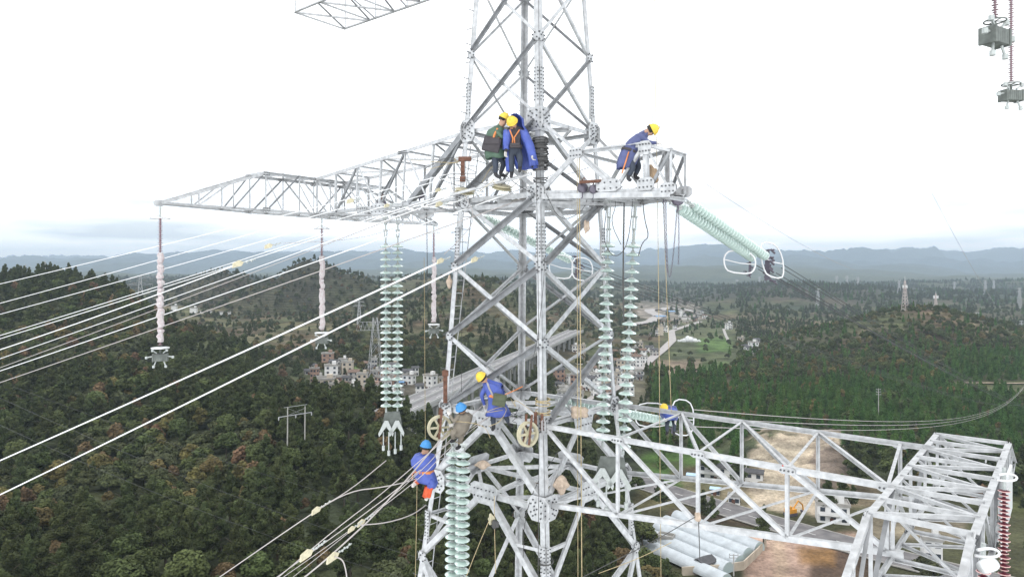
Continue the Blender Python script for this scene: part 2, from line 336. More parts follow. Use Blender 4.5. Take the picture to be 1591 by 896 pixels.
# ---------------- roads, viaduct, fields furniture, greenhouses, houses, vegetation
ROADS = []
def ribbon(name, pts, width, m, lift=.15, z=None, label=None, step=6, kind='structure', cat=None, thick=0):
    P = []
    for a, b_ in zip(pts[:-1], pts[1:]):
        n = max(1, int((Vector(b_[:2])-Vector(a[:2])).length/step))
        for i in range(n): P.append(Vector(a).lerp(Vector(b_), i/n))
    P.append(Vector(pts[-1])); Q = [p.copy() for p in P]
    for _ in range(3):
        for i in range(1, len(P)-1): Q[i] = (P[i-1]+P[i]*2+P[i+1])/4
        P = [q_.copy() for q_ in Q]
    v = []; 
    for i, p in enumerate(P):
        a = P[min(i+1, len(P)-1)]-P[max(i-1, 0)]; a.z = 0; a.normalize(); s_ = Vector((a.y, -a.x, 0))
        for k in (-1, 1):
            q_ = p+s_*width/2*k; q_.z = (max(gz(q_.x, q_.y), gz(p.x, p.y)) if z is None else p.z)+lift; v.append(q_)
        if z is None: zz = max(v[-1].z, v[-2].z); v[-1].z = zz; v[-2].z = zz
    ROADS.append(np.array([(p.x, p.y, width) for p in P])); mb = MB(); mb.add(v, [(2*i, 2*i+1, 2*i+3, 2*i+2) for i in range(len(P)-1)])
    o = mb.build(name, m); tag(o, label, cat, None, kind); return o, P
asph = mat('worn_asphalt', (.13, .125, .13), .85, 0, .2, .3, col2=(.19, .18, .18))
pale = mat('pale_concrete_road', (.36, .34, .33), .85, 0, .15, .2)
linem = mat('road_paint', (.7, .7, .68), .7)
kerbm = mat('kerb_concrete', (.32, .31, .29), .9, 0, .15, .5)
soilm = mat('dirt_track', (.34, .27, .2), .95, 0, .2, .3)
def flat(px, py, z=-83.75):
    d = -z*F0/(py-425); return Vector(((px-795.5)/F0*d, d, z))
rp = [flat(*p) for p in ((930, 722), (980, 744), (1080, 776), (1200, 812), (1400, 868), (1500, 893), (1640, 925))]
ribbon('road', rp, 12.5, asph, .1, z=1, label='grey two-lane valley road past the greenhouses', cat='road')
for s_ in (-1, 1):
    off_ = Vector((rp[-1]-rp[0])).normalized(); off_ = Vector((off_.y, -off_.x, 0))*6.6*s_
    mb = MB()
    for a, b_ in zip(rp[:-1], rp[1:]):
        mid = (a+b_)/2+off_; dv = b_-a
        mb.box(mid+Vector((0, 0, .08)), dv.length, .5, .3, Matrix.Rotation(math.atan2(dv.y, dv.x), 3, 'Z'))
    tag(mb.build('kerb', kerbm), 'concrete kerb along the valley road', 'kerb', kind='structure')
mb = MB()
for a, b_ in zip(rp[:-1], rp[1:]):
    n = int((b_-a).length/8)
    for i in range(n):
        p = a.lerp(b_, (i+.3)/n); dv = b_-a; mb.box(p+Vector((0, 0, .115)), 3.4, .22, .02, Matrix.Rotation(math.atan2(dv.y, dv.x), 3, 'Z'))
tag(mb.build('road_marking', linem), 'dashed centre line of the valley road', 'marking', kind='structure')
# winding road in the middle distance
def gpath(pts): return [hit(*p) for p in pts]
ribbon('road', gpath([(905, 632), (955, 603), (990, 576), (1020, 552), (1045, 530), (1043, 515), (1062, 508), (1088, 500)]), 9, pale, .5, label='pale road winding past the village in the distance', cat='road')
ribbon('road', gpath([(985, 505), (1012, 500), (1024, 492), (1008, 484), (1040, 478), (1080, 484)]), 20, pale, .6, label='wide approach road to the toll plaza', cat='road')
ribbon('path', gpath([(1124, 511), (1128, 522), (1133, 532)]), 3.5, pale, .3, label='pale footpath up to a farmhouse', cat='path')
ribbon('path', gpath([(1500, 596), (1560, 598), (1620, 596)]), 3, soilm, .6, label='narrow track across the forested hill', cat='path')
# viaduct
zD_ = -60.0
def dk_(px, py): d = -zD_*F0/(py-425); return Vector(((px-795.5)/F0*d, d, zD_))
va, vb = dk_(585, 653), dk_(842, 537); vdir = (vb-va).normalized(); vs_ = Vector((vdir.y, -vdir.x, 0))
vb = vb+vdir*160; va = va-vdir*2
br = empty('viaduct', (va.x, va.y, zD_), label='long concrete motorway viaduct on tall piers', cat='bridge')
orot = Matrix.Rotation(math.atan2(vdir.y, vdir.x), 3, 'Z'); Lb = (vb-va).length; mid = (va+vb)/2
conc = mat('pier_concrete', (.34, .34, .33), .85, 0, .12, .15); deckm = mat('deck_asphalt', (.22, .215, .22), .8, 0, .12, .12)
og = (va.x, va.y, zD_)
def part(mb, name, m, par, **k): 
    o = mb.build(name, m, par, origin=og, loc=(0, 0, 0)); tag(o, **k); return o
for s_ in (-1, 1):
    part(MB().box(mid+vs_*4.1*s_+Vector((0, 0, -.9)), Lb, 7.8, 1.8, orot), 'deck', conc, br)
    part(MB().box(mid+vs_*4.1*s_+Vector((0, 0, .03)), Lb, 7.0, .06, orot), 'carriageway', deckm, br)
    for e in (-1, 1):
        part(MB().box(mid+vs_*(4.1*s_+3.72*e)+Vector((0, 0, .55)), Lb, .35, 1.1, orot), 'parapet', mat('parapet', (.42, .42, .41), .8), br)
    mb = MB()
    for i in range(int(Lb/14)):
        for e in (0,): mb.box(va+vdir*(i*14+4)+vs_*(4.1*s_+e)+Vector((0, 0, .075)), 6, .22, .02, orot)
    part(mb, 'lane_marking', linem, br, kind='stuff')
n = int(Lb/26)
for i in range(n+1):
    for s_ in (-1, 1):
        p = va+vdir*(i*26)+vs_*4.1*s_
        if not (-86 < gz(p.x, p.y) < -62): continue
        g = gz(p.x, p.y)-1; mb = MB()
        for e in (-1, 1): mb.tube([Vector((p.x, p.y, g))+vs_*2.0*e, Vector((p.x, p.y, -62.6))+vs_*2.0*e], .85, 10)
        mb.box(Vector((p.x, p.y, -62.4)), 1.7, 6.6, 1.5, orot); part(mb, 'pier', conc, br)
# greenhouses
film = mat('greenhouse_film', (.46, .50, .53), .35, 0, .12, .5); soil_t = Vector((25, -25, 0)).normalized()
for i in range(5):
    a = flat(1015, 812, -84).lerp(flat(955, 815, -84), i/5*0); a = flat(1050, 806, -84)+Vector((-.7, -.75, 0))*6.6*i; dirg = (flat(1180, 857, -84)-flat(1050, 806, -84)); Lg = dirg.length; dn = dirg.normalized(); sn = Vector((dn.y, -dn.x, 0))
    Lg *= (1, .98, .97, .96, .9)[i]; a = a+dn*(0, 0, 1, 1, 6)[i]
    g = empty('greenhouse', a, label=['topmost of the long plastic tunnel greenhouses, beside the green field', 'second long plastic tunnel greenhouse from the green field', 'middle one of the five plastic tunnel greenhouses', 'long plastic tunnel greenhouse second from the dark shed', 'lowest long plastic tunnel greenhouse, beside the dark shed'][i], cat='greenhouse', group='plastic tunnel greenhouses by the road')
    k = 12; nl = 12; vs = []
    for j in range(nl+1):
        for q_ in range(k+1):
            t = math.pi*q_/k; rr = 1; vs.append(dn*(Lg*j/nl)+sn*(2.5*math.cos(t)*rr)+Vector((0, 0, .8+2.3*math.sin(t)*rr)))
    mb = MB().add(vs, [(j*(k+1)+q_, j*(k+1)+q_+1, (j+1)*(k+1)+q_+1, (j+1)*(k+1)+q_) for j in range(nl) for q_ in range(k)]); mb.build('film', film, g, smooth=False)
    for e in (0, Lg):
        fv = [dn*e+sn*(2.5*math.cos(math.pi*q_/k))+Vector((0, 0, .8+2.3*math.sin(math.pi*q_/k))) for q_ in range(k+1)]+[dn*e+sn*-2.5, dn*e+sn*2.5]
        mb = MB().add(fv, [tuple(range(len(fv)))]); mb.build('end_wall', mat('end_film', (.42, .50, .50), .5), g)
# yard wall
wl = MB(); pts = [flat(*p, -84) for p in ((1060, 893), (1120, 889), (1155, 884), (1178, 862), (1190, 848))]
for a, b_ in zip(pts[:-1], pts[1:]):
    dv = b_-a; wl.box((a+b_)/2+Vector((0, 0, 1.1)), dv.length+.2, .35, 2.4, Matrix.Rotation(math.atan2(dv.y, dv.x), 3, 'Z'))
tag(wl.build('yard_wall', mat('wall_render', (.46, .40, .32), .9, 0, .15, .4)), 'long beige wall bending around the greenhouse plot', 'wall')
# ---- houses
HW = {'white': mat('white_render', (.72, .72, .71), .8, 0, .08, .4), 'grey': mat('grey_render', (.42, .41, .39), .85, 0, .15, .4),
      'brick': mat('red_brick_wall', (.33, .22, .17), .9, 0, .2, .8), 'beige': mat('beige_render', (.50, .44, .36), .85, 0, .12, .4)}
RF = {'dark': mat('dark_tile_roof', (.075, .075, .08), .8, 0, .25, 1.2), 'blue': mat('blue_sheet_roof', (.12, .26, .46), .5, 0, .15, .6),
      'flat': mat('concrete_flat_roof', (.34, .33, .31), .9, 0, .2, .4), 'brown': mat('brown_tile_roof', (.16, .11, .085), .85, 0, .25, 1.2), 'lightblue': mat('light_blue_sheet', (.42, .58, .72), .5)}
wing = mat('window_glass_dark', (.045, .055, .07), .25)
_hm = {}
def house(px, py, wpx, st=2, wall='white', roof='flat', ang=None, dep=.75, label='', group=None, p=None, detail=True, name='village_house'):
    p = p or hit(px, py); d = p.y; w = wpx*d/F0; dp = w*dep; h = st*3.1
    if ang is None: ang = random.choice([-.35, .25, .5, -.6, .1])
    o = empty(name, (p.x, p.y+dp*.4, p.z-.3), ang, label=label, cat='house', group=group)
    b_ = MB().box((0, 0, h/2-.8), w, dp, h+1.6); b_.build('wall', HW[wall], o)
    r = MB()
    if roof in ('dark', 'brown', 'blue', 'lightblue'):
        rh = dp*(.28 if roof in ('dark', 'brown') else .12); e = .5
        vs = [(x*(w/2+e), y*(dp/2+e), h+z) for x in (-1, 1) for y, z in ((-1, -.1), (0, rh), (1, -.1), (1, -.35), (0, rh-.25), (-1, -.35))]
        r.add(vs, [(i, (i+1) % 6, (i+1) % 6+6, i+6) for i in range(6)]+[(5, 4, 1, 0), (4, 3, 2, 1), (6, 7, 10, 11), (7, 8, 9, 10)])
        [MB().add([(x*(w/2-.02), y*(dp/2-.1), h-.3+z) for y, z in ((-1, 0), (0, rh), (1, 0))], [(0, 1, 2)]).build('gable', HW[wall], o) for x in (-1, 1)]
    else:
        r.box((0, 0, h+.12), w+.7, dp+.7, .24)
        for x, y, sx, sy in ((0, -dp/2-.2, w+.7, .2), (0, dp/2+.2, w+.7, .2), (-w/2-.2, 0, .2, dp+.2), (w/2+.2, 0, .2, dp+.2)): r.box((x, y, h+.6), sx, sy, .75)
        if st > 1: MB().box((w*.22, dp*.1, h+1.5), w*.3, dp*.4, 2.5).build('stair_tower', HW[wall], o)
    r.build('roof', RF[roof], o)
    nw = max(2, int(w/3.2))
    if detail:
        key = 'w'
        if key not in _hm: _hm[key] = MB().box((0, 0, 0), 1.5, .14, 1.4).build('window', wing, o); col.objects.unlink(_hm[key])
        for s_ in range(st):
            for i in range(nw):
                q_ = _hm[key].copy(); col.objects.link(q_); q_.parent = o; q_.location = (-w/2+(i+.5)*w/nw, -dp/2-.04, s_*3.1+1.7)
            q_ = _hm[key].copy(); col.objects.link(q_); q_.parent = o; q_.rotation_euler = (0, 0, R(90)); q_.location = (w/2+.04 if ang < 0 else -w/2-.04, 0, s_*3.1+1.7)
        MB().box((-w*.05, -dp/2-.05, 1.05), 1.2, .16, 2.1).build('door', M['rust'], o)
        if st > 1 and w > 8:
            bl = MB().box((0, -dp/2-.6, 3.1), w*.9, 1.2, .16); bl.box((0, -dp/2-1.15, 3.6), w*.9, .08, .9); bl.build('balcony', HW[wall], o)
    return o
wn = {'white': 'white', 'grey': 'grey', 'brick': 'reddish brick', 'beige': 'beige'}
rn = {'flat': 'flat roof', 'dark': 'dark gabled roof', 'blue': 'blue sheet roof', 'brown': 'brown gabled roof', 'lightblue': 'pale blue sheet roof'}
sn_ = {1: 'one-storey', 2: 'two-storey', 3: 'three-storey', 4: 'four-storey'}
ords = 'first second third fourth fifth sixth seventh eighth ninth tenth eleventh twelfth thirteenth fourteenth'.split()
vil = [(508,568,17,3,'brick','flat'),(513,589,20,3,'white','flat'),(539,583,17,3,'beige','flat'),(549,591,15,2,'brick','dark'),(566,587,15,1,'grey','blue'),
 (504,613,27,3,'beige','flat'),(530,613,16,2,'white','dark'),(545,612,15,2,'white','flat'),(562,603,16,3,'beige','flat'),(577,624,25,3,'brick','flat'),
 (555,621,14,1,'grey','blue'),(524,602,14,1,'grey','dark'),(635,597,17,2,'white','flat'),(652,613,14,2,'white','dark'),(668,605,18,3,'white','flat'),
 (690,601,14,2,'beige','flat'),(612,616,14,2,'grey','dark'),(600,607,13,2,'white','flat'),(487,573,12,1,'grey','dark'),(478,582,13,1,'grey','dark'),(532,571,12,2,'white','flat'),
 (620,600,13,1,'grey','blue'),(590,600,14,2,'brick','flat'),(583,590,12,2,'grey','flat'),(684,612,13,1,'beige','dark'),(538,600,12,2,'grey','dark'),(515,603,12,1,'grey','lightblue'),(606,626,15,2,'white','flat'),(645,585,10,2,'white','dark')]
cen = [(905,552,9,3,'beige','flat'),(897,589,14,2,'white','dark'),(912,590,13,2,'white','flat'),(926,601,14,3,'white','flat'),(941,590,13,2,'white','dark'),(893,547,10,2,'white','flat'),
 (1010,548,12,2,'white','dark'),(1018,553,12,2,'grey','dark'),(947,612,14,2,'brick','dark'),(927,617,14,2,'white','flat'),(906,606,14,2,'white','dark'),(968,600,15,2,'white','flat'),
 (976,562,11,2,'white','flat'),(937,573,11,3,'white','flat'),(880,590,12,1,'beige','brown'),(992,590,12,1,'grey','dark'),(960,585,12,2,'white','dark'),(918,575,10,2,'brick','flat'),
 (951,598,12,2,'beige','flat'),(886,612,13,1,'white','dark'),(900,566,9,2,'white','dark'),(870,602,12,1,'white','dark'),(978,615,14,2,'white','flat'),(994,541,10,2,'beige','flat'),(934,628,13,1,'white','dark')]
hamlet = [(1172,546,13,3,'white','flat'),(1163,549,10,2,'white','dark'),(1176,536,9,2,'grey','dark'),(1152,533,9,2,'beige','flat'),(1133,512,9,3,'white','flat'),(1157,541,9,1,'grey','dark'),(1167,555,8,1,'beige','flat')]
def more(lst, n, px0, px1, pyf, seed):
    r_ = random.Random(seed); out = list(lst); t_ = 0
    while n and t_ < 4000:
        t_ += 1; px = r_.uniform(px0, px1); py = pyf(px, r_)
        if any(abs(px-a[0]) < 9 and abs(py-a[1]) < 5 for a in out): continue
        sc_ = max(.5, (py-430)/170); out.append((round(px), round(py), round(r_.uniform(10, 17)*sc_, 1), r_.choice([1, 2, 2, 3]), r_.choice(['white', 'white', 'grey', 'beige', 'brick']), r_.choice(['dark', 'flat', 'dark', 'brown', 'flat']))); n -= 1
    return out
vil = more(vil, 30, 482, 640, lambda px, r_: r_.uniform(575, 622), 3)
cen = more(cen, 34, 868, 1000, lambda px, r_: lerp(618, 565, (px-868)/132)+r_.uniform(-26, 22), 4)
strip = more([(1060, 487, 7, 1, 'white', 'flat')], 16, 1010, 1100, lambda px, r_: lerp(520, 488, (px-1010)/90)+r_.uniform(-8, 6), 5)
def village(lst, where, grp, name='village_house'):
    cnt = {}; lst = sorted(lst); tot = {}
    for h_ in lst: k = h_[3:]; tot[k] = tot.get(k, 0)+1
    for px, py, w_, st, wa, ro in lst:
        k = (st, wa, ro); i = cnt.get(k, 0); cnt[k] = i+1
        lab = f"{sn_[st]} {wn[wa]} house with {rn[ro]} in {where}"
        if tot[k] > 1: lab = f"{ords[i]} from left of {sn_[st]} {wn[wa]} houses, {rn[ro]}, {where}"
        house(px, py, w_, st, wa, ro, label=lab, group=grp, name=name)
village(vil, 'village left of viaduct', 'houses of the village left of the viaduct')
village(cen, 'village behind tower', 'houses of the village behind the tower')
village(strip, 'strip by toll plaza', 'buildings along the valley road by the toll plaza', 'roadside_building')
village(hamlet, 'hamlet below hill', 'houses of the hamlet below the wooded hill', 'farmhouse')
F_ = lambda px, py: flat(px, py, -84)
house(0, 0, 60, 2, 'white', 'dark', -.5, .26, 'long white two-storey row house with dark roof near dig', p=F_(1118, 747), name='row_house')
house(0, 0, 20, 2, 'white', 'flat', -.42, .8, 'white house beside the end of the long row house', p=F_(1150, 752), name='row_house')
house(0, 0, 26, 2, 'white', 'dark', -.42, .6, 'white dark-roofed house at foot of the excavated slope', p=F_(1174, 757), name='row_house')
house(0, 0, 17, 1, 'white', 'flat', -.42, .5, 'small white hut between valley road and row houses', p=F_(1142, 783), name='hut')
house(0, 0, 46, 2, 'white', 'flat', -.3, .6, 'white flat-roofed house beside road behind lower cross-arm', p=F_(1298, 812), name='roadside_house')
house(0, 0, 26, 2, 'white', 'flat', -.3, .8, 'white house seen through the open box truss', p=F_(1452, 870), name='roadside_house')
house(0, 0, 16, 1, 'grey', 'lightblue', -.4, .7, 'grey shed with pale blue roof beside long row house', p=F_(1078, 748), name='shed')
house(0, 0, 13, 1, 'grey', 'lightblue', -.4, .8, 'small shed with pale blue roof below row house', p=F_(1113, 770), name='shed')
house(0, 0, 28, 1, 'grey', 'dark', .6, .7, 'dark-roofed shed at lower end of the greenhouses', p=F_(1097, 888), detail=False, name='shed')
house(0, 0, 22, 1, 'grey', 'flat', -.5, .6, 'grey flat-roofed farm hut left of the greenhouses', p=F_(1036, 850), detail=False, name='farm_hut')
house(1026, 494, 16, 1, 'grey', 'blue', .3, .7, 'nearer blue-roofed toll plaza building', detail=False, name='toll_building')
house(1042, 486, 14, 1, 'grey', 'blue', .2, .7, 'farther blue-roofed toll plaza building', detail=False, name='toll_building')
house(1066, 496, 16, 1, 'white', 'flat', .1, .6, 'low white building beside the toll plaza road', detail=False, name='depot')
house(1058, 493, 5, 4, 'white', 'flat', .1, 1, 'slim white tower block near the toll plaza', detail=False, name='tower_block')
house(1027, 521, 7, 4, 'beige', 'flat', .1, 1, 'beige square tower beside the winding road', detail=False, name='water_tower')
for px, py, w_, lab in ((300, 459, 10, 'leftmost white block of the works between wooded hills'), (318, 456, 16, 'middle white hall of the works between wooded hills'), (347, 456, 22, 'longest white hall of the works between wooded hills'), (270, 455, 8, 'small white block left of the works halls')):
    q_ = at(px, 870); house(px, py, w_, 2 if w_ < 12 else 1, 'white', 'flat', 0, .6, lab, p=q_, detail=False, name='works_hall')
# white smoke of a field fire
def ico(c, r, seed=0, sub=2, squash=1):
    import bmesh
    bm = bmesh.new(); bmesh.ops.create_icosphere(bm, subdivisions=sub, radius=1); rr = random.Random(seed); ph = [rr.uniform(0, 6) for _ in range(3)]
    vs = []
    for v in bm.verts:
        k = r*(1+.16*math.sin(v.co.x*5+ph[0])+.14*math.sin(v.co.y*6+ph[1])+.12*math.sin(v.co.z*7+ph[2])); vs.append(Vector(c)+Vector((v.co.x*k, v.co.y*k, v.co.z*k*squash)))
    fs = [tuple(v.index for v in f.verts) for f in bm.faces]; bm.free(); return vs, fs
sm = mat('smoke', (.93, .95, .97), 1, spec=0); t = sm.node_tree; t.nodes['Principled BSDF'].inputs['Alpha'].default_value = .6
c = hit(1071, 531); mb = MB()
for i, (dx, dz, r_) in enumerate(((0, 3, 4.5), (-5, 2, 4), (5, 2, 4), (9, 1, 2.6), (-1, 7, 3.4), (-9, 1, 2.6), (1, 5, 4))):
    mb.add(*ico(c+Vector((dx*1.3, i*.3, dz*.6)), r_*.95, i, 2, .8))
tag(mb.build('smoke', sm, smooth=True), 'white smoke drifting low over the valley fields', 'smoke', kind='stuff')
# small excavator at the foot of the dug slope
ex = empty('excavator', F_(1228, 800), .4, label='orange excavator at the foot of the dug slope', cat='excavator')
org = mat('machine_orange', (.62, .28, .03), .5, 0, .1, 2)
MB().box((0, 0, 1.7), 3.4, 2.6, 1.3).box((-.9, -.5, 2.7), 1.3, 1.2, 1.3).build('body', org, ex)
for s_ in (-1, 1): MB().box((0, s_*1.1, .5), 3.8, .6, .9).build('track', M['chain'], ex)
MB().tube([(1.4, 0, 2.2), (3.6, 0, 4.6), (5.6, 0, 3.0), (5.9, 0, 1.0)], .28, 6).build('boom', org, ex)
MB().box((5.7, 0, .7), 1.0, 1.2, .8).build('bucket', M['chain'], ex)
# ---------------- vegetation
def leafmat(name, c, rnd=.2):
    return mat(name, c, .85, 0, .45, .35, rnd=rnd, spec=.15, det=3)
LM = {'pine': leafmat('pine_needles', (.054, .068, .027)), 'broad': leafmat('broad_leaves', (.072, .092, .034)),
      'rust': leafmat('autumn_leaves', (0.146, 0.100, 0.055)), 'bush': leafmat('bush_leaves', (.082, .094, .042)),
      'cedar': leafmat('cedar_needles', (.072, .142, .036), .2), 'yellow': leafmat('yellowing_leaves', (0.148, 0.128, 0.050)), 'olive': leafmat('dull_olive_leaves', (.076, .086, .044))}
bark = mat('tree_bark', (.10, .085, .065), .9, 0, .2, 3)
def crown(kind, h, w, n, ls, seed):
    r = random.Random(seed); m = MB(); lobes = []
    if kind in ('pine',):
        for i in range(9):
            z = lerp(.35, .98, i/8); rr = w*(1.05-z)*1.0+.35; a = i*2.4
            lobes.append((math.cos(a)*rr*.45, math.sin(a)*rr*.45, z*h, rr*.75, h*.085))
    elif kind == 'cedar':
        for i in range(8):
            z = lerp(.12, .95, i/7); rr = w*(1.03-z)*.95+.15; lobes.append((r.uniform(-.1, .1), r.uniform(-.1, .1), z*h, rr, h*.10))
    else:
        for i in range(8):
            a = i*2.4+r.random(); q_ = math.sqrt((i+.5)/8)
            lobes.append((math.cos(a)*w*.62*q_, math.sin(a)*w*.62*q_, h*(.48+.36*(1-q_*q_)+r.uniform(-.07, .07)), w*r.uniform(.34, .5), h*r.uniform(.13, .2)))
    vs = []; fs = []
    for i in range(n):
        lx, ly, lz, rr, rz = r.choice(lobes)
        u = Vector((r.gauss(0, 1), r.gauss(0, 1), r.gauss(0, 1))).normalized()*(r.random()**.35)
        c = Vector((lx+u.x*rr, ly+u.y*rr, lz+u.z*rz)); nn = (u*.7+Vector((r.gauss(0, .5), r.gauss(0, .5), r.gauss(.5, .5)))).normalized()
        a = nn.orthogonal().normalized(); b_ = nn.cross(a); th = r.uniform(0, 6.28); a2 = a*math.cos(th)+b_*math.sin(th); b2 = nn.cross(a2)
        s1 = ls*r.uniform(.6, 1.3); s2 = s1*(.42 if kind in ('pine', 'cedar') else .75); k = len(vs)
        vs += [c-a2*s1, c-b2*s2+nn*s1*.15, c+a2*s1, c+b2*s2-nn*s1*.1]; fs.append((k, k+1, k+2, k+3))
    return m.add(vs, fs)
def trunk(h, w, seed, top=.8):
    r = random.Random(seed); m = MB(); th = max(.09, h*.018)
    pts = [Vector((0, 0, -.6)), Vector((r.uniform(-.1, .1), r.uniform(-.1, .1), h*.35)), Vector((r.uniform(-.2, .2), r.uniform(-.2, .2), h*top))]
    m.tube(pts, [th*1.3, th, th*.3], 6)
    for i in range(5):
        z = lerp(.35, .7, i/4)*h; a = i*2.4+r.random(); p = pts[1].lerp(pts[2], (z/h-.35)/(top-.35)); m.tube([p, p+Vector((math.cos(a)*w*.55, math.sin(a)*w*.55, h*.14))], [th*.5, th*.15], 4)
    return m
KINDS = [('pine', 9.5, 2.9), ('broad', 7.0, 3.2), ('bush', 4.2, 2.8), ('rust', 6.0, 2.6), ('cedar', 8.5, 2.1), ('yellow', 5.5, 2.7), ('olive', 5.2, 3.0)]
TL = {'pine': ('pine_tree', 'dark green pine standing on the near slope', 'pine tree', 'dark pines on the near slopes'),
      'broad': ('broadleaf_tree', 'mid-green rounded broadleaf tree on the near slope', 'tree', 'green broadleaf trees on the near slopes'),
      'bush': ('bush', 'olive-green spreading bush on the near slope', 'bush', 'olive bushes on the near slopes'),
      'rust': ('autumn_tree', 'rust-red autumn tree on the near slope', 'tree', 'rust-red trees on the near slopes'),
      'cedar': ('cedar_tree', 'pointed green cedar on the wooded slope', 'cedar tree', 'pointed cedars on the near slopes'),
      'yellow': ('yellowing_tree', 'small yellow-green tree on the near slope', 'tree', 'yellowing trees on the near slopes'),
      'olive': ('olive_shrub', 'dull olive low shrub on the near slope', 'shrub', 'dull olive shrubs on the near slopes')}
near_me = {}
for ki, (k, h, w) in enumerate(KINDS):
    near_me[k] = []
    for v in range(2):
        co_ = crown(k, h, w, 3800 if k != 'pine' else 4600, .23, 10*ki+v).build('crown', LM[k]); tr_ = trunk(h, w, 10*ki+v).build('trunk', bark)
        near_me[k].append((co_.data, tr_.data)); bpy.data.objects.remove(co_); bpy.data.objects.remove(tr_)
# far variants live in a collection that is only instanced
protoc = bpy.data.collections.new('tree_kinds')
for ki, (k, h, w) in enumerate(KINDS):
    o = crown(k, h, w, 1300, .40, 50+ki).build('tree_kind_%d' % ki, LM[k]); col.objects.unlink(o); protoc.objects.link(o)
def kindpick(px, d, x, y, r):
    a = r.random(); n_ = float(fbm(np.array([x/40.]), np.array([y/40.]), 3, 41)[0])
    if px > 1010 and d > 290:                       # plantation of cedars on the right-hand hill, mixed scrub on its knoll
        if d > 850: return 0 if a < .5 else 4 if a < .7 else 1
        if d > 560 or (px > 1150 and px < 1480 and d > 480): return 1 if a < .3 else 6 if a < .55 else 5 if a < .7 else 2 if a < .85 else 4
        return 4 if a < .88 else 1 if a < .95 else 5
    if d > 700: return 0 if a < .25 else 1 if a < .55 else 6 if a < .8 else 3 if a < .87 else 5
    if n_ > .0: return 0 if a < .80 else 1 if a < .97 else 3
    if n_ < -.22: return 2 if a < .35 else 6 if a < .6 else 3 if a < .66 else 5 if a < .85 else 1
    return 0 if a < .3 else 1 if a < .55 else 2 if a < .75 else 6 if a < .88 else 3 if a < .93 else 5
def dens(px, d, x, y):
    n_ = float(fbm(np.array([x/70.]), np.array([y/70.]), 4, 43)[0])
    if px > 840:
        for A_ in ROADS:
            if A_[0, 1] > 280 and (np.hypot(A_[:, 0]-x, A_[:, 1]-y) < A_[:, 2]*.5+7).any(): return 0
            k_ = np.hypot((A_[:, 0]-x*A_[:, 1]/y)*1.2, np.clip(A_[:, 1]-y, 0, None)*.25)          # low verge in front of the road
            if A_[0, 1] > 280 and ((A_[:, 1] > y) & (k_ < 7)).any(): return .1
    p = Vector((x, y, 0))
    # keep clear of roads, viaduct, yard, fields, villages
    q_ = p-Vector((va.x, va.y, 0)); along = q_.dot(vdir); lat = abs(q_.dot(vs_))
    if 0 < along < Lb and lat < 19 and d > 290: return 0
    if 0 < along < Lb and lat < 15: return 0
    for a, b_ in zip(rp[:-1], rp[1:]):
        ab = b_-a; t_ = max(0, min(1, (p-a).xy.dot(ab.xy)/ab.xy.length_squared)); 
        if (p.xy-(a+ab*t_).xy).length < 11: return 0
    if 1140 < px < 1345 and 174 < d < 224: return 0
    if 1050 < px < 1095 and 700 < d < 880: return 0
    if 1000 < px < 1200 and 186 < d < 236: return 0
    if 985 < px < 1700 and 150 < d < 262 and not (px > 1330 and d > 252): 
        if px < 1050 and d < 218 : return .7
        return .03
    if 985 < px < 1130 and 262 <= d < 318: return .04
    if 1155 < px < 1312 and 235 < d < 325: return 0.0
    if 1312 <= px < 1420 and 235 < d < 285: return .25
    if px < 640 and d < 400: return .95 if n_ > -.25 else .6
    if 470 < px < 710 and 398 < d < 480: return .06
    if px <= 985 and d < 330: return .85
    if 860 < px < 1005 and 420 < d < 600: return .08
    if 846 < px < 905 and 385 < d < 440: return .03
    if 985 < px <= 1140 and 318 <= d < 560: return .8
    if 985 < px < 1145 and 560 <= d < 1900: return .06+.3*(n_ > .15)
    if px >= 1140 and d < 620: return 1
    if px >= 1140 and d < 1000: return .8
    if px < 220 and d < 900: return .9
    if d < 560: return .7 if n_ > -.1 else .35
    if d < 1200:
        for hx, hd, hr in ((345, 1080, 120), (432, 950, 85), (520, 1000, 80), (745, 800, 80)):
            x0 = (hx-795.5)/F0*hd
            if (x-x0)**2+(y-hd)**2 < hr*hr: return .8
    if px > 1085 and d > 1350: return .95 if n_ > -.02 else .08
    if px > 1150 and d < 1500: return .5
    return .8 if n_ > .1 else .35 if n_ > -.2 else .12
def fieldroads(x, y):
    for o_, P_ , w_ in clear:
        for q_ in P_:
            if abs(q_.x-x) < w_ and abs(q_.y-y) < w_*1.2: return True
    return False
clear = []
pts_ = []; r = random.Random(11)
def scatter(d0, d1, sp, s0, s1, umin=-.86, umax=.86):
    d = d0
    while d < d1:
        n = int((umax-umin)*d/sp)
        for i in range(n):
            u = umin+(umax-umin)*(i+r.random())/n; y = d+r.uniform(-.5, .5)*sp; x = u*y; px = u*F0+795.5
            if r.random() > dens(px, y, x, y): continue
            z = gz(x, y)
            k = kindpick(px, y, x, y, r); pts_.append((x, y, z, k, r.uniform(s0, s1), r.random()*6.28, px))
        d += sp*.93
scatter(70, 300, 4.6, .5, 1.5); scatter(300, 620, 5.4, .5, 1.4); scatter(620, 1150, 7.6, .5, 1.15, -.8, .8); scatter(1150, 3200, 17, 1.1, 2.0, -.8, .8)
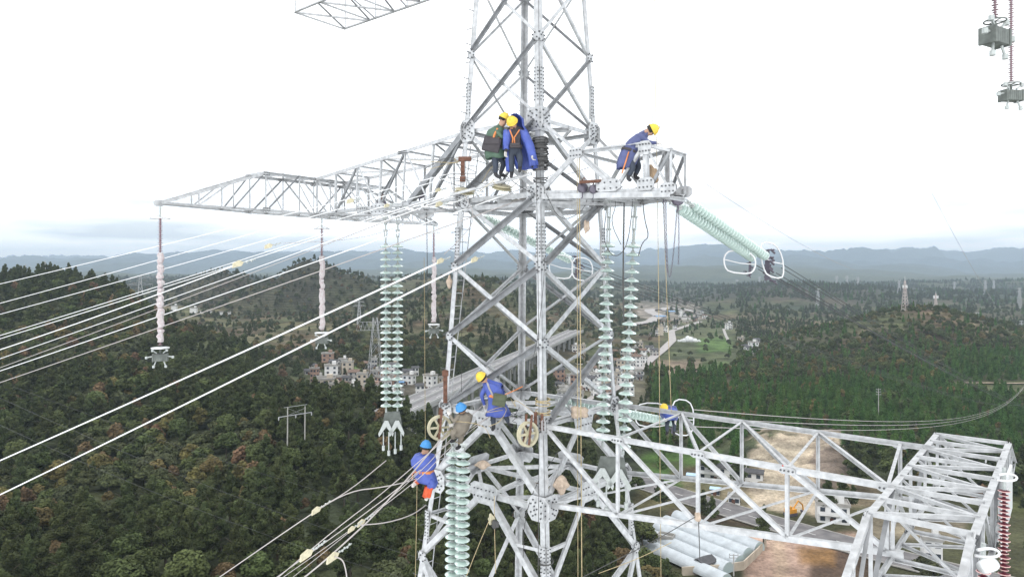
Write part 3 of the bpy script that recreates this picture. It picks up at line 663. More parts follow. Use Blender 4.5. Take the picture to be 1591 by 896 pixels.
# visible ones first: project the base + crown and test the ground in front
def visible(p):
    x, y, z, k, s, a, px = p
    h = KINDS[k][1]*s*.8; py = 425-(z+h)*F0/y
    if not (-15 < px < 1606 and 0 < py < 905): return False
    for f in (.5, .62, .74, .84, .92, .97):
        if gz(x*f, y*f)+3 > (z+h)*f: return False
    return True
vis = []
order = sorted(range(len(pts_)), key=lambda i: pts_[i][1]/(pts_[i][4]*KINDS[pts_[i][3]][2]))
near = set()
for i in order:
    if len(near) >= 300: break
    if visible(pts_[i]): near.add(i)
trees_near = empty
for i in sorted(near, key=lambda i: pts_[i][1]):
    x, y, z, k, s, a, px = pts_[i]; kn = KINDS[k][0]; nm, lb, ct_, gp = TL[kn]
    if kn == 'cedar' and False: pass
    o = empty(nm, (x, y, z), a, label=lb, cat=ct_, group=gp); cm_, tm_ = near_me[kn][i % 2]
    for n_, d_ in (('crown', cm_), ('trunk', tm_)):
        c = bpy.data.objects.new(n_, d_); col.objects.link(c); c.parent = o; c.scale = (s, s, s*(.9+.2*((i*7) % 10)/10))
rest = [p for i, p in enumerate(pts_) if i not in near]
print('trees', len(pts_), 'near', len(near))
fm = bpy.data.meshes.new('forest'); fm.vertices.add(len(rest)); fm.vertices.foreach_set('co', np.array([p[:3] for p in rest], np.float32).ravel())
for nm, ty, vals in (('kind', 'INT', [p[3] for p in rest]), ('size', 'FLOAT', [p[4] for p in rest]), ('turn', 'FLOAT', [p[5] for p in rest])):
    at2 = fm.attributes.new(nm, ty, 'POINT'); at2.data.foreach_set('value', vals)
fo = bpy.data.objects.new('forest', fm); col.objects.link(fo); tag(fo, 'mixed woods and scrub covering the hills and valley sides', 'forest', kind='stuff')
ng = bpy.data.node_groups.new('forest_scatter', 'GeometryNodeTree')
ng.interface.new_socket('Geometry', in_out='INPUT', socket_type='NodeSocketGeometry'); ng.interface.new_socket('Geometry', in_out='OUTPUT', socket_type='NodeSocketGeometry')
gi = ng.nodes.new('NodeGroupInput'); go = ng.nodes.new('NodeGroupOutput'); ci = ng.nodes.new('GeometryNodeCollectionInfo'); ci.inputs['Collection'].default_value = protoc
ci.inputs['Separate Children'].default_value = True; ci.inputs['Reset Children'].default_value = True
ip = ng.nodes.new('GeometryNodeInstanceOnPoints'); ip.inputs['Pick Instance'].default_value = True
def attr(n, ty):
    a = ng.nodes.new('GeometryNodeInputNamedAttribute'); a.data_type = ty; a.inputs['Name'].default_value = n; return a.outputs['Attribute']
cx = ng.nodes.new('ShaderNodeCombineXYZ'); ng.links.new(attr('turn', 'FLOAT'), cx.inputs[2])
ng.links.new(gi.outputs[0], ip.inputs['Points']); ng.links.new(ci.outputs[0], ip.inputs['Instance']); ng.links.new(attr('kind', 'INT'), ip.inputs['Instance Index'])
ng.links.new(cx.outputs[0], ip.inputs['Rotation']); ng.links.new(attr('size', 'FLOAT'), ip.inputs['Scale']); ng.links.new(ip.outputs[0], go.inputs[0])
md = fo.modifiers.new('scatter', 'NODES'); md.node_group = ng
# ---------------- the lattice tower under construction
CT = Vector((.466, 17, 0))
DIRS = {'F': Vector((.098, -1, 0)), 'R': Vector((1, .098, 0)), 'B': Vector((-.098, 1, 0)), 'L': Vector((-1, -.098, 0))}
AX = Vector((-.773, .635, 0))          # arm axis (away to the left); the other arm is -AX
BX = Vector((.635, .773, 0))           # line direction
def rad(z): return 2.18-.077*(z+3.4) if z > -3.4 else 2.18+.15*(-3.4-z)
def LG(k, z): return CT + DIRS[k]*rad(z) + Vector((0, 0, z))
tower = empty('lattice_tower', (CT.x, CT.y, 0), label='tall galvanised steel lattice tower with workers climbing on it', cat='pylon')
TO = (CT.x, CT.y, 0)
ST = [M['steel'], M['bolt']]
FACES = [('L', 'F'), ('F', 'R'), ('R', 'B'), ('B', 'L')]
def fn(f): return (DIRS[f[0]]+DIRS[f[1]]).normalized()
Zs = [12.8, 11.0, 9.2, 7.35, 5.4, 3.5, 1.8, .17, -1.53, -3.3]
def rowpts(l, x=0, dy=.07, w=.05):
    return [(x+s*w, -l/2+dy*(i+.5)) for i in range(int(l/dy)) for s in (-1, 1)]
oct_ = lambda a, b: [(-a, -b*.5), (-a*.6, -b), (a*.6, -b), (a, -b*.5), (a, b*.5), (a*.6, b), (-a*.6, b), (-a, b*.5)]
gdet = random.Random(3)
for k in 'FRBL':
    m = MB(); ns = [fn(f) for f in FACES if k in f]
    zz = [13.5, -3.4, -14.5]
    for a, b in zip(zz[:-1], zz[1:]):
        p, q = LG(k, a), LG(k, b); ax = (q-p).normalized()
        w = .14 if k != 'R' else .11
        for n, o_ in ((ns[0], ns[1]), (ns[1], ns[0])):       # two flanges meeting at the outer corner
            n = (n-ax*n.dot(ax)).normalized(); s_ = (-o_); s_ = (s_-ax*s_.dot(ax)).normalized(); t_ = .016
            vs = [b_ + s_*x + n*y for b_ in (p, q) for x, y in ((-.0, 0), (w, 0), (w, -t_), (0, -t_))]
            m.add(vs, [(0,1,5,4),(1,2,6,5),(2,3,7,6),(3,0,4,7),(3,2,1,0),(4,5,6,7)])
    for zb in (4.3, .75, -6.2):                              # splices: bolted cover plates
        for n in ns:
            c = LG(k, zb)+n*.003+(-DIRS[k])*.05*0
            o_ = [x for x in ns if x is not n][0]; c = c-o_*.075
            m.plate(c, [(-.40, -.065), (.40, -.065), (.40, .065), (-.40, .065)], n, (0, 0, 1), .012)
            m.bolts(c, [(-.36+i*.08, s_*.038+ (.0 if i % 2 else .012)*s_) for i in range(10) for s_ in (-1, 1)], n, (0, 0, 1), .012, .015, .02)
    if k == 'L':                                            # step bolts
        for i in range(46):
            c = LG(k, 9-i*.42); s_ = (-DIRS[k]) if False else (ns[i % 2]*-1)
            m.tube([c+ns[i % 2]*.0, c+ns[i % 2]*.17], .009, 5, 1)
    m.build('leg', ST, tower, origin=TO, loc=(0, 0, 0))
    # panel node gussets
def gus(k, f, z, a, b, pts=None, c=None):
    n = fn(f); o_ = f[0] if f[1] == k else f[1]; u = (DIRS[o_]-DIRS[k]).normalized()
    m = MB(); a *= .8; b *= .8; cc = (c if c is not None else LG(k, z))+u*a*.55+n*.018
    m.plate(cc, oct_(a, b), n, u, .014)
    if pts is None:
        pts = [(x*a*.8, y*b*.78) for x, y in ((-.8,.5),(-.8,0),(-.8,-.5),(-.3,.9),(-.35,.35),(-.35,-.3),(-.3,-.9),(.3,.6),(.6,.8),(.85,.45),(.3,-.6),(.6,-.85),(.85,-.4),(.15,.05),(-.55,.75),(-.55,-.75),(.45,.2),(.45,-.2))]
    m.bolts(cc, pts, n, u, .014, .019, .022)
    return m.build('gusset_plate', ST, tower, origin=TO, loc=(0, 0, 0))
small = [(-.12,.09),(-.12,-.09),(-.03,.03),(.05,.1),(.13,.04),(.05,-.1),(.13,-.05)]
for f in FACES:
    for k in f:
        for z in Zs[2:]:
            if z in (3.5, 1.8, -3.3): gus(k, f, z, .30 if z != -3.3 else .26, .34 if z == 3.5 else .26)
            elif (k, z) != ('B', 9.2): gus(k, f, z, .13, .12, [(x*.75, y*.9) for x, y in small])
        gus(k, f, -5.05, .36, .34)
def brace(p, q, n, w, name='brace', off=.0, flip=False, par=None, dark=False, t=.012):
    m = MB(); n = Vector(n); m.angle(p+n*off, q+n*off, n, w, t, flip)
    return m.build(name, M['steel_shaded'] if dark else M['steel'], par or tower, origin=TO, loc=(0, 0, 0) if par is None else None)
def trim(p, q, a=.12, b=.12):
    d = (q-p).normalized(); return p+d*a, q-d*b
for fi, f in enumerate(FACES):
    n = fn(f); a, b = f
    if f == ('B', 'L') or f == ('R', 'B'): a, b = b, a
    for i in range(len(Zs)-1):
        z1, z0 = Zs[i], Zs[i+1]
        w = .08 if z1 > 3.6 else .118
        if f in (('R', 'B'), ('B', 'L')): w *= .75
        p, q = trim(LG(f[1], z1), LG(f[0], z0))
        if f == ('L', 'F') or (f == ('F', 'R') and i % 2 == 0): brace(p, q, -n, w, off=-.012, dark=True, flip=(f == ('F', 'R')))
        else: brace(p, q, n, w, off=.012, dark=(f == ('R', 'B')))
        p, q = trim(LG(f[0], z1), LG(f[1], z0)); brace(p, q, n, w*.85, off=-.006, flip=True)
    for z in (3.5, 1.8, -3.3, -5.05, 9.2, 7.35):
        brace(LG(f[0], z), LG(f[1], z), n, .12 if z < 3 else .09, 'girt', off=-.02)
        if z == 1.8: brace(LG(f[0], z-.2), LG(f[1], z-.2), n, .11, 'girt', off=-.02)
# flat diaphragms
for z in (3.45, 1.74, -3.38, -5.12):
    mids = [(LG(f[0], z)+LG(f[1], z))/2 for f in FACES]
    for i in range(4): brace(mids[i], mids[(i+1) % 4], (0, 0, 1), .09, 'plan_brace', off=-.03 if i % 2 else 0)
    brace(mids[0], mids[2], (0, 0, 1), .09, 'plan_brace', off=.03); brace(mids[1], mids[3], (0, 0, 1), .09, 'plan_brace', off=.06)
# ring of heavy members between the two lower levels and the body below
for f in FACES:
    n = fn(f); mt = (LG(f[0], -3.42)+LG(f[1], -3.42))/2; mb = (LG(f[0], -5.0)+LG(f[1], -5.0))/2
    for k in f:
        p, q = trim(mt, LG(k, -5.0), .1, .25); brace(p, q, n, .14, off=.01, t=.016)
        brace(*trim(mb, LG(k, -6.9), .1, .1), n, .13, off=.01)
        k2 = f[0] if k == f[1] else f[1]
        brace(*trim(LG(k, -6.9), (LG(f[0], -9.6)+LG(f[1], -9.6))/2, .1, .1), n, .13, off=.01)
        brace(LG(k, -5.9), (mb+LG(k, -6.9))/2, n, .07, off=.0)
        gus(k, f, -6.9, .15, .15, small)
        brace(LG(k, -9.6), (LG(f[0], -6.9)+LG(f[1], -6.9))/2, n, .10, off=-.02) if False else None
    u = (DIRS[f[1]]-DIRS[f[0]]).normalized()
    for c in (mt, mb):
        m = MB()
        m.plate(c+n*.02, [(-.42, .12), (-.3, -.28), (.3, -.28), (.42, .12), (.3, .2), (-.3, .2)], n, u, .014)
        m.bolts(c+n*.02, [(x*.12, y) for x in (-2.4, -1.5, -.6, .6, 1.5, 2.4) for y in (.05, -.12)], n, u, .014, .018, .02)
        m.build('gusset_plate', ST, tower, origin=TO, loc=(0, 0, 0))
# step ladder fixed beside the left leg
lad = MB(); up_ = Vector((0, 0, 1)); off = BX*.33+AX*.05
for s_ in (0, .3):
    lad.tube([LG('L', 3.2)+off+BX*s_, LG('L', -9)+off+BX*s_], .014, 5)
for i in range(38):
    c = LG('L', 3.2).lerp(LG('L', -9), (i+.5)/38)+off; lad.tube([c, c+BX*.3], .010, 5)
lad.build('ladder', M['steel'], tower, origin=TO, loc=(0, 0, 0))
# ---- cross-arms
def arm_part(name='cross_arm'):
    o = empty(name); o.parent = tower; o.location = (-CT.x*0, 0, 0); return o
def AW(t, s, z): return CT+AX*t+BX*s+Vector((0, 0, z))
class Arm:
    def __init__(s, mesh_first=True): s.root = None; s.items = []
    def mem(s, p, q, n, w, name='lattice_bar', flip=False, dark=False):
        m = MB(); m.angle(p, q, n, w*.78, .010, flip); s.items.append((name, m, M['steel_shaded'] if dark else M['steel']))
    def plate(s, c, a, b, n, u, pts=None, name='gusset_plate'):
        a *= .85; b *= .8; m = MB(); m.plate(c, oct_(a, b), n, u, .013)
        m.bolts(c, pts or [(x*a*.7, y*b*.7) for x in (-1, -.33, .33, 1) for y in (-.7, .7)], n, u, .013, .017, .02)
        s.items.append((name, m, ST))
    def chords(s, segs):
        m = MB()
        for p, q, n, w in segs: m.angle(p, q, n, w*.82, .012)
        s.root = m.build('cross_arm', M['steel'], tower, origin=TO, loc=(0, 0, 0))
        for name, mm, mt_ in s.items: mm.build(name, mt_, s.root, origin=TO, loc=(0, 0, 0))
        return s.root
Z3 = Vector((0, 0, 1))
def end_truss(A, tc, w, zt, zb, hf, hl, n=4, wm=.07, side=1, tips=(1, 1), tw=.12):
    """box truss along the line direction at arm distance tc; flat top to +-hf, tapering to +-hl"""
    segs = []
    for e, tt in ((-1, tc-w/2), (1, tc+w/2)):
        nn = AX*e
        xs = np.linspace(-hf, hf, n+1)
        segs += [(AW(tt, -hf, zt), AW(tt, hf, zt), Z3, wm*1.5), (AW(tt, -hf, zb), AW(tt, hf, zb), -Z3, wm*1.3)]
        for i, s_ in enumerate(xs):
            A.mem(AW(tt, s_, zt), AW(tt, s_, zb), nn, wm*.8)
            if i < n:
                a, b = (xs[i], xs[i+1]) if i % 2 else (xs[i+1], xs[i])
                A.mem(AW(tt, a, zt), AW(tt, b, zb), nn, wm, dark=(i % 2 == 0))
        for sg in (-1, 1):
            if not tips[0 if sg < 0 else 1]: continue
            tip = AW(tc+(w*tw)*e, sg*hl, zb+.08); kt, kb = AW(tt, sg*hf, zt), AW(tt, sg*hf, zb)
            segs += [(kt, tip, Z3, wm*1.3), (kb, tip-Z3*.06, -Z3, wm*1.2)]
            last = kb
            for fr_ in (.33, .66):
                a_, b_ = kt.lerp(tip, fr_), kb.lerp(tip, fr_)
                A.mem(a_, b_, nn, wm*.7)
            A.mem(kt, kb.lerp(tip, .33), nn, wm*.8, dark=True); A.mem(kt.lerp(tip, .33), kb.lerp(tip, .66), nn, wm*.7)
    m = 2*n
    xs = np.linspace(-hf, hf, m+1)
    for i, s_ in enumerate(xs):
        A.mem(AW(tc-w/2, s_, zt+.02), AW(tc+w/2, s_, zt+.02), Z3, wm)
        if i % 2 == 0: A.mem(AW(tc-w/2, s_, zb), AW(tc+w/2, s_, zb), -Z3, wm*.9)
        if i < m:
            a, b = (s_, xs[i+1]) if i % 2 else (xs[i+1], s_)
            A.mem(AW(tc-w/2, a, zt+.01), AW(tc+w/2, b, zt+.01), Z3, wm*.8)
            A.mem(AW(tc-w/2, b, zb), AW(tc+w/2, a, zb), -Z3, wm*.7)
            if i % 2: A.mem(AW(tc-w/2, s_, zb+.03), AW(tc+w/2, s_, zt-.03), BX, wm*.7)
    for e, tt in ((-1, tc-w/2), (1, tc+w/2)):
        for s_ in (-hf, 0, hf):
            A.plate(AW(tt, s_, zt-.06)+AX*e*.02, .14, .09, AX*e, BX); A.plate(AW(tt, s_, zb+.06)+AX*e*.02, .16, .09, AX*e, BX)
    for sg in (-1, 1):
        if tips[0 if sg < 0 else 1]: A.plate(AW(tc, sg*hl, zb+.05), .16, .10, AX, BX)
    return segs
# A: arm away to the left, level with the waist
A = Arm(); segs = []
t0 = rad(1.8)*.70; tz = 8.73
for e, k in ((-1, 'L'), (1, 'B')):
    p3, p1 = LG(k, 3.5), LG(k, 1.8); te = tz-.5
    top = lambda u: p3.lerp(AW(te, e*.55, 3.05), u) if u < 1 else AW(te, e*.55, 3.05)
    bot = lambda u: p1.lerp(AW(te, e*.55, 1.86), u)
    segs += [(p3, AW(te, e*.55, 3.05), Z3, .11), (p1, AW(te, e*.55, 1.86), -Z3, .13)]
    nn = BX*e; us = [0, .17, .34, .5, .67, .84, 1]
    for i, u in enumerate(us[1:], 1):
        A.mem(top(u), bot(u), nn, .075 if i % 2 else .055)
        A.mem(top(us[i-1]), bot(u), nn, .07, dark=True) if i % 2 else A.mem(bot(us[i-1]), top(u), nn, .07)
    A.plate(top(.34)+nn*.01-Z3*.05, .28, .06, nn, -AX, [(-.24+i*.04, s_) for i in range(13) for s_ in (-.025, .025)])
    A.plate(bot(.5)+nn*.015, .42, .2, nn, AX); A.plate(bot(.62)+nn*.015, .25, .16, nn, AX); A.plate(bot(.98)+nn*.01, .25, .12, nn, AX)
for i, u in enumerate([.0, .17, .34, .5, .67, .84, 1]):
    for za, zb_ in ((3.5, 3.05), (1.8, 1.86)):
        f = lambda k, e, u: LG(k, za).lerp(AW(tz-.5, e*.55, zb_), u)
        A.mem(f('L', -1, u), f('B', 1, u), Z3 if za > 2 else -Z3, .06)
        if u < 1: A.mem(f('L' if i % 2 else 'B', -1 if i % 2 else 1, u), f('B' if i % 2 else 'L', 1 if i % 2 else -1, min(1, u+.167)), Z3, .05)
best = min((AW(0, 0, 0)*0+LG('L', 1.9).lerp(AW(tz-.5, -.55, 1.9), q_/200) for q_ in range(200)), key=lambda v: abs(v.x/v.y*F0+795.5-634))
A.mem(LG('L', 3.45)-BX*.03, best, -BX, .19, name='raking_strut', dark=True)
segs += end_truss(A, tz, .95, 3.05, 1.86, 2.3, 5.2, 4)
A.chords(segs)
# B: short strong arm towards the right, same level
A = Arm(); segs = []
for e, k in ((-1, 'F'), (1, 'R')):
    base = LG(k, 1.78); off_ = AX*-1; P = lambda t, z: Vector((base.x, base.y, 0))-AX*t-BX*(.60 if e > 0 else 0)*t+Vector((0, 0, z))
    segs += [(P(0, 1.80), P(3.15, 1.62), BX*e, .16), (P(0, 1.66), P(3.15, 1.48), -Z3, .14)]
    segs += [(P(.95, 2.62), P(2.6, 2.6), Z3, .085), (LG(k, 1.85), P(.95, 2.62), BX*e, .13)]
    segs += [(LG(k, 3.45), P(2.05, 1.75), BX*e, .07)]
    nn = BX*e
    A.mem(P(.95, 2.62), P(1.95, 1.72), nn, .10); A.mem(P(2.6, 2.6), P(1.9, 1.72), nn, .08); A.mem(P(2.6, 2.6), P(2.62, 1.7), nn, .12)
    A.mem(P(2.6, 2.55), P(3.08, 1.7), nn, .05); A.mem(P(3.15, 2.4), P(2.65, 2.58), Z3, .06); A.mem(P(3.15, 2.4), P(2.7, 1.7), nn, .07, dark=True); A.mem(P(3.15, 2.4), P(3.15, 1.6), nn, .05)
    A.mem(P(2.6, 2.6), P(.95, 2.62)-AX*0, nn, .05)
    A.plate(P(.95, 2.58)+nn*.02, .2, .14, nn, -AX); A.plate(P(2.6, 2.5)+nn*.02, .17, .17, nn, -AX)
    A.plate(P(1.75, 1.82)+nn*.02, .36, .16, nn, -AX); A.plate(P(2.62, 1.78)+nn*.02, .22, .16, nn, -AX); A.plate(P(3.1, 1.65)+nn*.02, .2, .14, nn, -AX)
def PB(e, t, z):
    k = 'F' if e < 0 else 'R'; b_ = LG(k, 1.78); return Vector((b_.x, b_.y, 0))-AX*t-BX*(.60 if e > 0 else 0)*t+Vector((0, 0, z))
for t_, z in ((.95, 2.62), (2.6, 2.6), (3.15, 2.4), (1.7, 1.6), (2.6, 1.55), (3.15, 1.5), (.9, 1.7)):
    A.mem(PB(-1, t_, z), PB(1, t_, z), Z3, .08)
for a, b_ in ((.2, 1.7), (1.7, 3.1)): A.mem(PB(-1, a, 1.6), PB(1, b_, 1.55), Z3, .07); A.mem(PB(1, a, 1.58), PB(-1, b_, 1.53), Z3, .07)
A.chords(segs)
# C: long lower arm reaching towards the viewer's right, with its box truss
A = Arm(); segs = []; tend = 7.55
def PC(e, t, z):
    k = 'F' if e < 0 else 'R'; b_ = LG(k, -3.35); return Vector((b_.x, b_.y, 0))-AX*t+Vector((0, 0, z))
for e, k in ((-1, 'F'), (1, 'R')):
    nn = BX*e; te = 6.66 if e < 0 else 6.3
    zt = lambda t: lerp(-3.3, -3.3, t/te); zb_ = lambda t: lerp(-5.0, -4.3, t/te)
    segs += [(PC(e, 0, -3.3), PC(e, 6.88, -3.3), BX*e, .115), (PC(e, 0, -5.0), PC(e, 6.88, -4.3), BX*e, .12)]
    us = [0, 1.85, 3.55, 5.15, te] if e < 0 else [0, 1.75, 3.2, 4.8, te]
    for i, t_ in enumerate(us[1:], 1):
        A.mem(PC(e, t_, zt(t_)), PC(e, t_, zb_(t_)), nn, .08)
        A.mem(PC(e, us[i-1], zt(0)), PC(e, t_, zb_(t_)), nn, .095)
        A.plate(PC(e, t_, zt(t_)-.03)+nn*.012, .16, .075, nn, -AX, [(-.1, 0), (-.04, 0), (.03, .0), (.1, 0)])
        if i > 1: A.mem(PC(e, us[i-1]+.02, zb_(us[i-1])), PC(e, (us[i-1]+t_)/2, (zt(0)+zb_(t_))/2), nn, .05) if False else None
uf = [0, 1.85, 3.55, 5.15, 6.66]; ur = [0, 1.75, 3.2, 4.8, 6.3]
for i in range(5):
    A.mem(PC(-1, uf[i], -3.28), PC(1, ur[i], -3.28), Z3, .07)
    A.mem(PC(-1, uf[i], lerp(-5, -4.3, i/4)), PC(1, ur[i], lerp(-5, -4.3, i/4)), Z3, .07)
    if i < 4:
        A.mem(PC(-1, uf[i+1], -3.27), PC(1, ur[i], -3.27), Z3, .075)
        A.mem(PC(-1, uf[i], lerp(-5, -4.3, i/4)), PC(1, ur[i+1], lerp(-5, -4.3, (i+1)/4)), Z3, .06)
segs += end_truss(A, -8.85, 1.2, -3.30, -4.45, 3.0, 6.2, 4, .085, tw=.44)
# outer side plates
m = MB(); m.box(AW(-9.6, -.2, -3.95), .9, .04, .95, Matrix.Rotation(math.atan2(BX.y, BX.x), 3, 'Z')); m.box(AW(-9.6, .85, -3.7), .9, .04, .75, Matrix.Rotation(math.atan2(BX.y, BX.x), 3, 'Z'))
A.items.append(('side_plate', m, M['alu']))
A.chords(segs)
# D: upper arm, only its outer end below the top edge of the picture
A = Arm(); segs = []; zD = 8.25
def PD(e, t, z=zD): return AW(t, e*lerp(1.25, .9, t/8.6)+(.0), z)
for e in (-1, 1):
    segs += [(AW(1.2, e*1.0, zD), AW(8.6, e*.95-.15, zD), -Z3, .09), (AW(1.0, e*.9, 10.6), AW(8.6, e*.95-.15, 9.3), Z3, .09)]
    for i, t_ in enumerate((2.5, 4, 5.5, 7, 8.6)):
        p_ = AW(t_, e*.97-.12, zD); A.mem(p_, AW(t_, e*.97-.12, lerp(10.6, 9.3, t_/8.6)), BX*e, .05)
        if i < 4: A.mem(p_, AW((4, 5.5, 7, 8.6)[i], e*.97-.12, lerp(10.6, 9.3, t_/8.6)), BX*e, .06, dark=True)
for i, t_ in enumerate((2.5, 3.7, 4.9, 6.1, 7.3, 8.6)):
    A.mem(AW(t_, -1.1, zD), AW(t_, .82, zD), -Z3, .05)
    if i: A.mem(AW(t_, -1.1, zD), AW(t_-1.2, .82, zD), -Z3, .06); A.mem(AW(t_-1.2, -1.1, zD+.02), AW(t_, .82, zD+.02), -Z3, .05, dark=True)
A.chords(segs)
# ---------------- insulator strings and line hardware
def loop(c, pts, u, v, r, n=6, close=True):
    P = [Vector(c)+Vector(u)*x+Vector(v)*y for x, y in pts]
    if close: P = P+[P[0], P[1]]
    return P
def chaikin(pts, k=2, close=True):
    for _ in range(k):
        o = []; n = len(pts)
        for i in range(n if close else n-1):
            a, b_ = Vector(pts[i]), Vector(pts[(i+1) % n]); o += [a.lerp(b_, .25), a.lerp(b_, .75)]
        pts = o if close else [Vector(pts[0])]+o+[Vector(pts[-1])]
    return pts
disc_me = MB().lathe([(.035, .055), (.06, .05), (.11, .032), (.155, .008), (.168, -.012), (.160, -.022), (.145, -.008), (.12, -.004), (.115, -.03), (.10, -.006), (.075, -.004), (.07, -.03), (.05, -.006), (.03, -.01)], 20).build('glass_disc', M['glass'], smooth=True)
col.objects.unlink(disc_me); disc_me = disc_me.data
def disc_string(name, top, bot, nd, label, group, fit_top=.3, fit_bot=.1, scale=1., cat='insulator', wrap=None, plates=4):
    top, bot = Vector(top), Vector(bot); ax = (bot-top).normalized(); Ls = (bot-top).length
    o = empty(name, top, label=label, cat=cat, group=group); q = (-ax).to_track_quat('Z', 'Y')
    hw = MB(); L0 = fit_top; 
    for i in range(plates):                                     # link plates and shackles above the glass
        a, b_ = ax*(L0*i/plates), ax*(L0*(i+1)/plates); s1 = q @ Vector((.035, 0, 0) if i % 2 else (0, .035, 0)); s2 = q @ Vector((0, .03, 0) if i % 2 else (.03, 0, 0))
        for sg in (-1, 1): hw.tube([a+s1*sg-ax*.02, b_+s1*sg+ax*.02], .017, 5)
        hw.tube([a-s1*2, a+s1*2], .02, 6)
    hw.build('link_hardware', M['capmetal'], o)
    ps = (Ls-fit_top-fit_bot)/nd
    cap = MB()
    for i in range(nd):
        p = ax*(L0+ps*(i+.5)); c = bpy.data.objects.new('glass_disc', disc_me); col.objects.link(c); c.parent = o; c.location = p; c.rotation_mode = 'QUATERNION'; c.rotation_quaternion = q; c.scale = (scale,)*3
        cap.lathe([(.0, ps*.5), (.03, ps*.49), (.052, ps*.42), (.056, .05), (.045, .03)], 10, p, -ax); cap.tube([p, p+ax*ps*.55], .022, 6)
    cap.build('cap', M['capmetal'], o, smooth=True)
    cap2 = MB().tube([ax*(Ls-fit_bot), ax*Ls], .03, 6).build('lower_link', M['capmetal'], o)
    return o
def yoke(name, c, w, h, u, label, group, hang=((-.8, .3), (-.3, .45), (.3, .4), (.85, .3)), cat='yoke plate'):
    c = Vector(c); o = empty(name, c, label=label, cat=cat, group=group); u = Vector(u).normalized(); n = u.cross(Z3)
    MB().plate((0, 0, 0), [(-w*.32, h*.5), (-w*.5, -h*.5), (w*.5, -h*.5), (w*.36, h*.5)], n, u, .025).build('plate', M['weight'], o)
    for k in (-1, 1):
        MB().plate(u*w*.25*k+n*.06, [(-.05, .0), (.05, 0), (w*.34, -h*.75), (w*.30, -h*.95), (.0, -h*.35), (-w*.34, -h*.95), (-w*.38, -h*.75)], n, u, .03).build('hanger_plate', M['capmetal'], o)
    for x, l_ in hang:
        p = u*w*.5*x-Z3*h*.9; m = MB().tube([p+Z3*.1, p-Z3*l_], .018, 6); m.tube([p-Z3*l_, p-Z3*(l_+.14)], .045, 6); m.build('suspension_clamp', M['capmetal'], o)
    return o
gl = 'double glass insulator strings of the tower'
disc_string('insulator_string', W(599, 338, 20), W(600, 640, 20), 25, 'left one of the glass disc strings hung left of the tower', gl, .75, .1)
disc_string('insulator_string', W(618, 338, 20.1), W(617.5, 640, 20.1), 25, 'right one of the glass disc strings hung left of the tower', gl, .75, .1)
yoke('yoke_plate', W(609, 652, 20.05), .62, .5, (1, .1, 0), 'grey yoke plate with dangling clamps under glass strings left of tower', 'yoke plates')
disc_string('insulator_string', W(947, 300, 15.7), W(936, 694, 15.5), 24, 'glass disc string under the right arm, nearer the tower', gl, 1.12, .1)
disc_string('insulator_string', W(988, 298, 15.2), W(968, 706, 15.1), 24, 'glass disc string under the right arm, farther from the tower', gl, 1.12, .1)
yoke('yoke_plate', W(950, 726, 15.2), .75, .5, (1, -.25, 0), 'grey yoke plate under the glass strings right of tower', 'yoke plates')
disc_string('insulator_string', W(704, 688, 15.2), W(702, 950, 15.2), 21, 'left of the twin glass strings hanging low by left tower leg', gl, .15, .1, 1.0, plates=2)
disc_string('insulator_string', W(720, 690, 14.9), W(717, 958, 14.9), 21, 'right of the twin glass strings hanging low by left tower leg', gl, .15, .1, 1.0, plates=2)
# tension strings running off along the line
tg = 'glass tension strings'
ta, tb = W(1027, 303, 14.4), W(1172, 402, 18.2); tc_, td = W(1048, 300, 14.6), W(1192, 400, 18.6)
disc_string('tension_string', ta, tb, 29, 'lower of two green glass tension strings off right arm tip', tg, .85, .12, .78)
disc_string('tension_string', tc_, td, 29, 'upper of two green glass tension strings off right arm tip', tg, .85, .12, .78)
disc_string('tension_string', W(735, 330, 18.3), W(888, 405, 22.4), 28, 'green glass tension string passing behind the tower legs', tg, .5, .1, .8)
disc_string('tension_string', W(868, 622, 17.6), W(1047, 656, 22.4), 30, 'green glass tension string beside the lower cross-arm root', tg, .3, .1, .8)
def corona(name, c, w, h, u, v, label, group, r=.022):
    o = empty(name, c, label=label, cat='corona ring', group=group)
    P = chaikin([(-.5*w, .25*h), (-.30*w, .5*h), (.30*w, .42*h), (.5*w, .12*h), (.46*w, -.30*h), (.28*w, -.5*h), (-.36*w, -.42*h), (-.5*w, -.18*h)], 1)
    u = Vector(u).normalized(); v = Vector(v).normalized(); P = [u*p.x+v*p.y for p in [Vector((a.x, a.y)) for a in P]]
    MB().tube(P+[P[0]], r, 8, caps=False).build('ring', M['alu'], o, smooth=True)
    MB().tube([u*-.48*w+v*.1*h, u*0-v*.05*h, u*.48*w-v*.1*h], .014, 6).build('strut', M['alu'], o)
    return o
cg = 'corona rings at the tension strings'
corona('corona_ring', W(1150, 407, 17.6), .95, .62, (1, .3, 0), (0, .1, 1), 'oval aluminium corona ring left of the clamps at far string end', cg)
corona('corona_ring', W(1200, 404, 18.6), .80, 1.05, (1, .5, 0), (-.1, .2, 1), 'tall aluminium corona ring round the conductor clamps, right side', cg)
corona('corona_ring', W(872, 414, 21.5), .8, .8, (1, .3, 0), (0, .1, 1), 'aluminium corona ring behind the near tower leg', cg)
corona('corona_ring', W(905, 418, 22.3), .8, .8, (1, .5, 0), (0, .1, 1), 'aluminium corona ring around clamps left of right glass strings', cg)
corona('corona_ring', W(1014, 644, 22), 1.25, .8, (1, .3, 0), (0, .1, 1), 'aluminium corona ring left of the yellow-helmeted worker behind arm', cg)
corona('corona_ring', W(1061, 648, 22.6), .95, 1.25, (1, .5, 0), (0, .1, 1), 'aluminium corona ring right of the yellow-helmeted worker behind arm', cg)
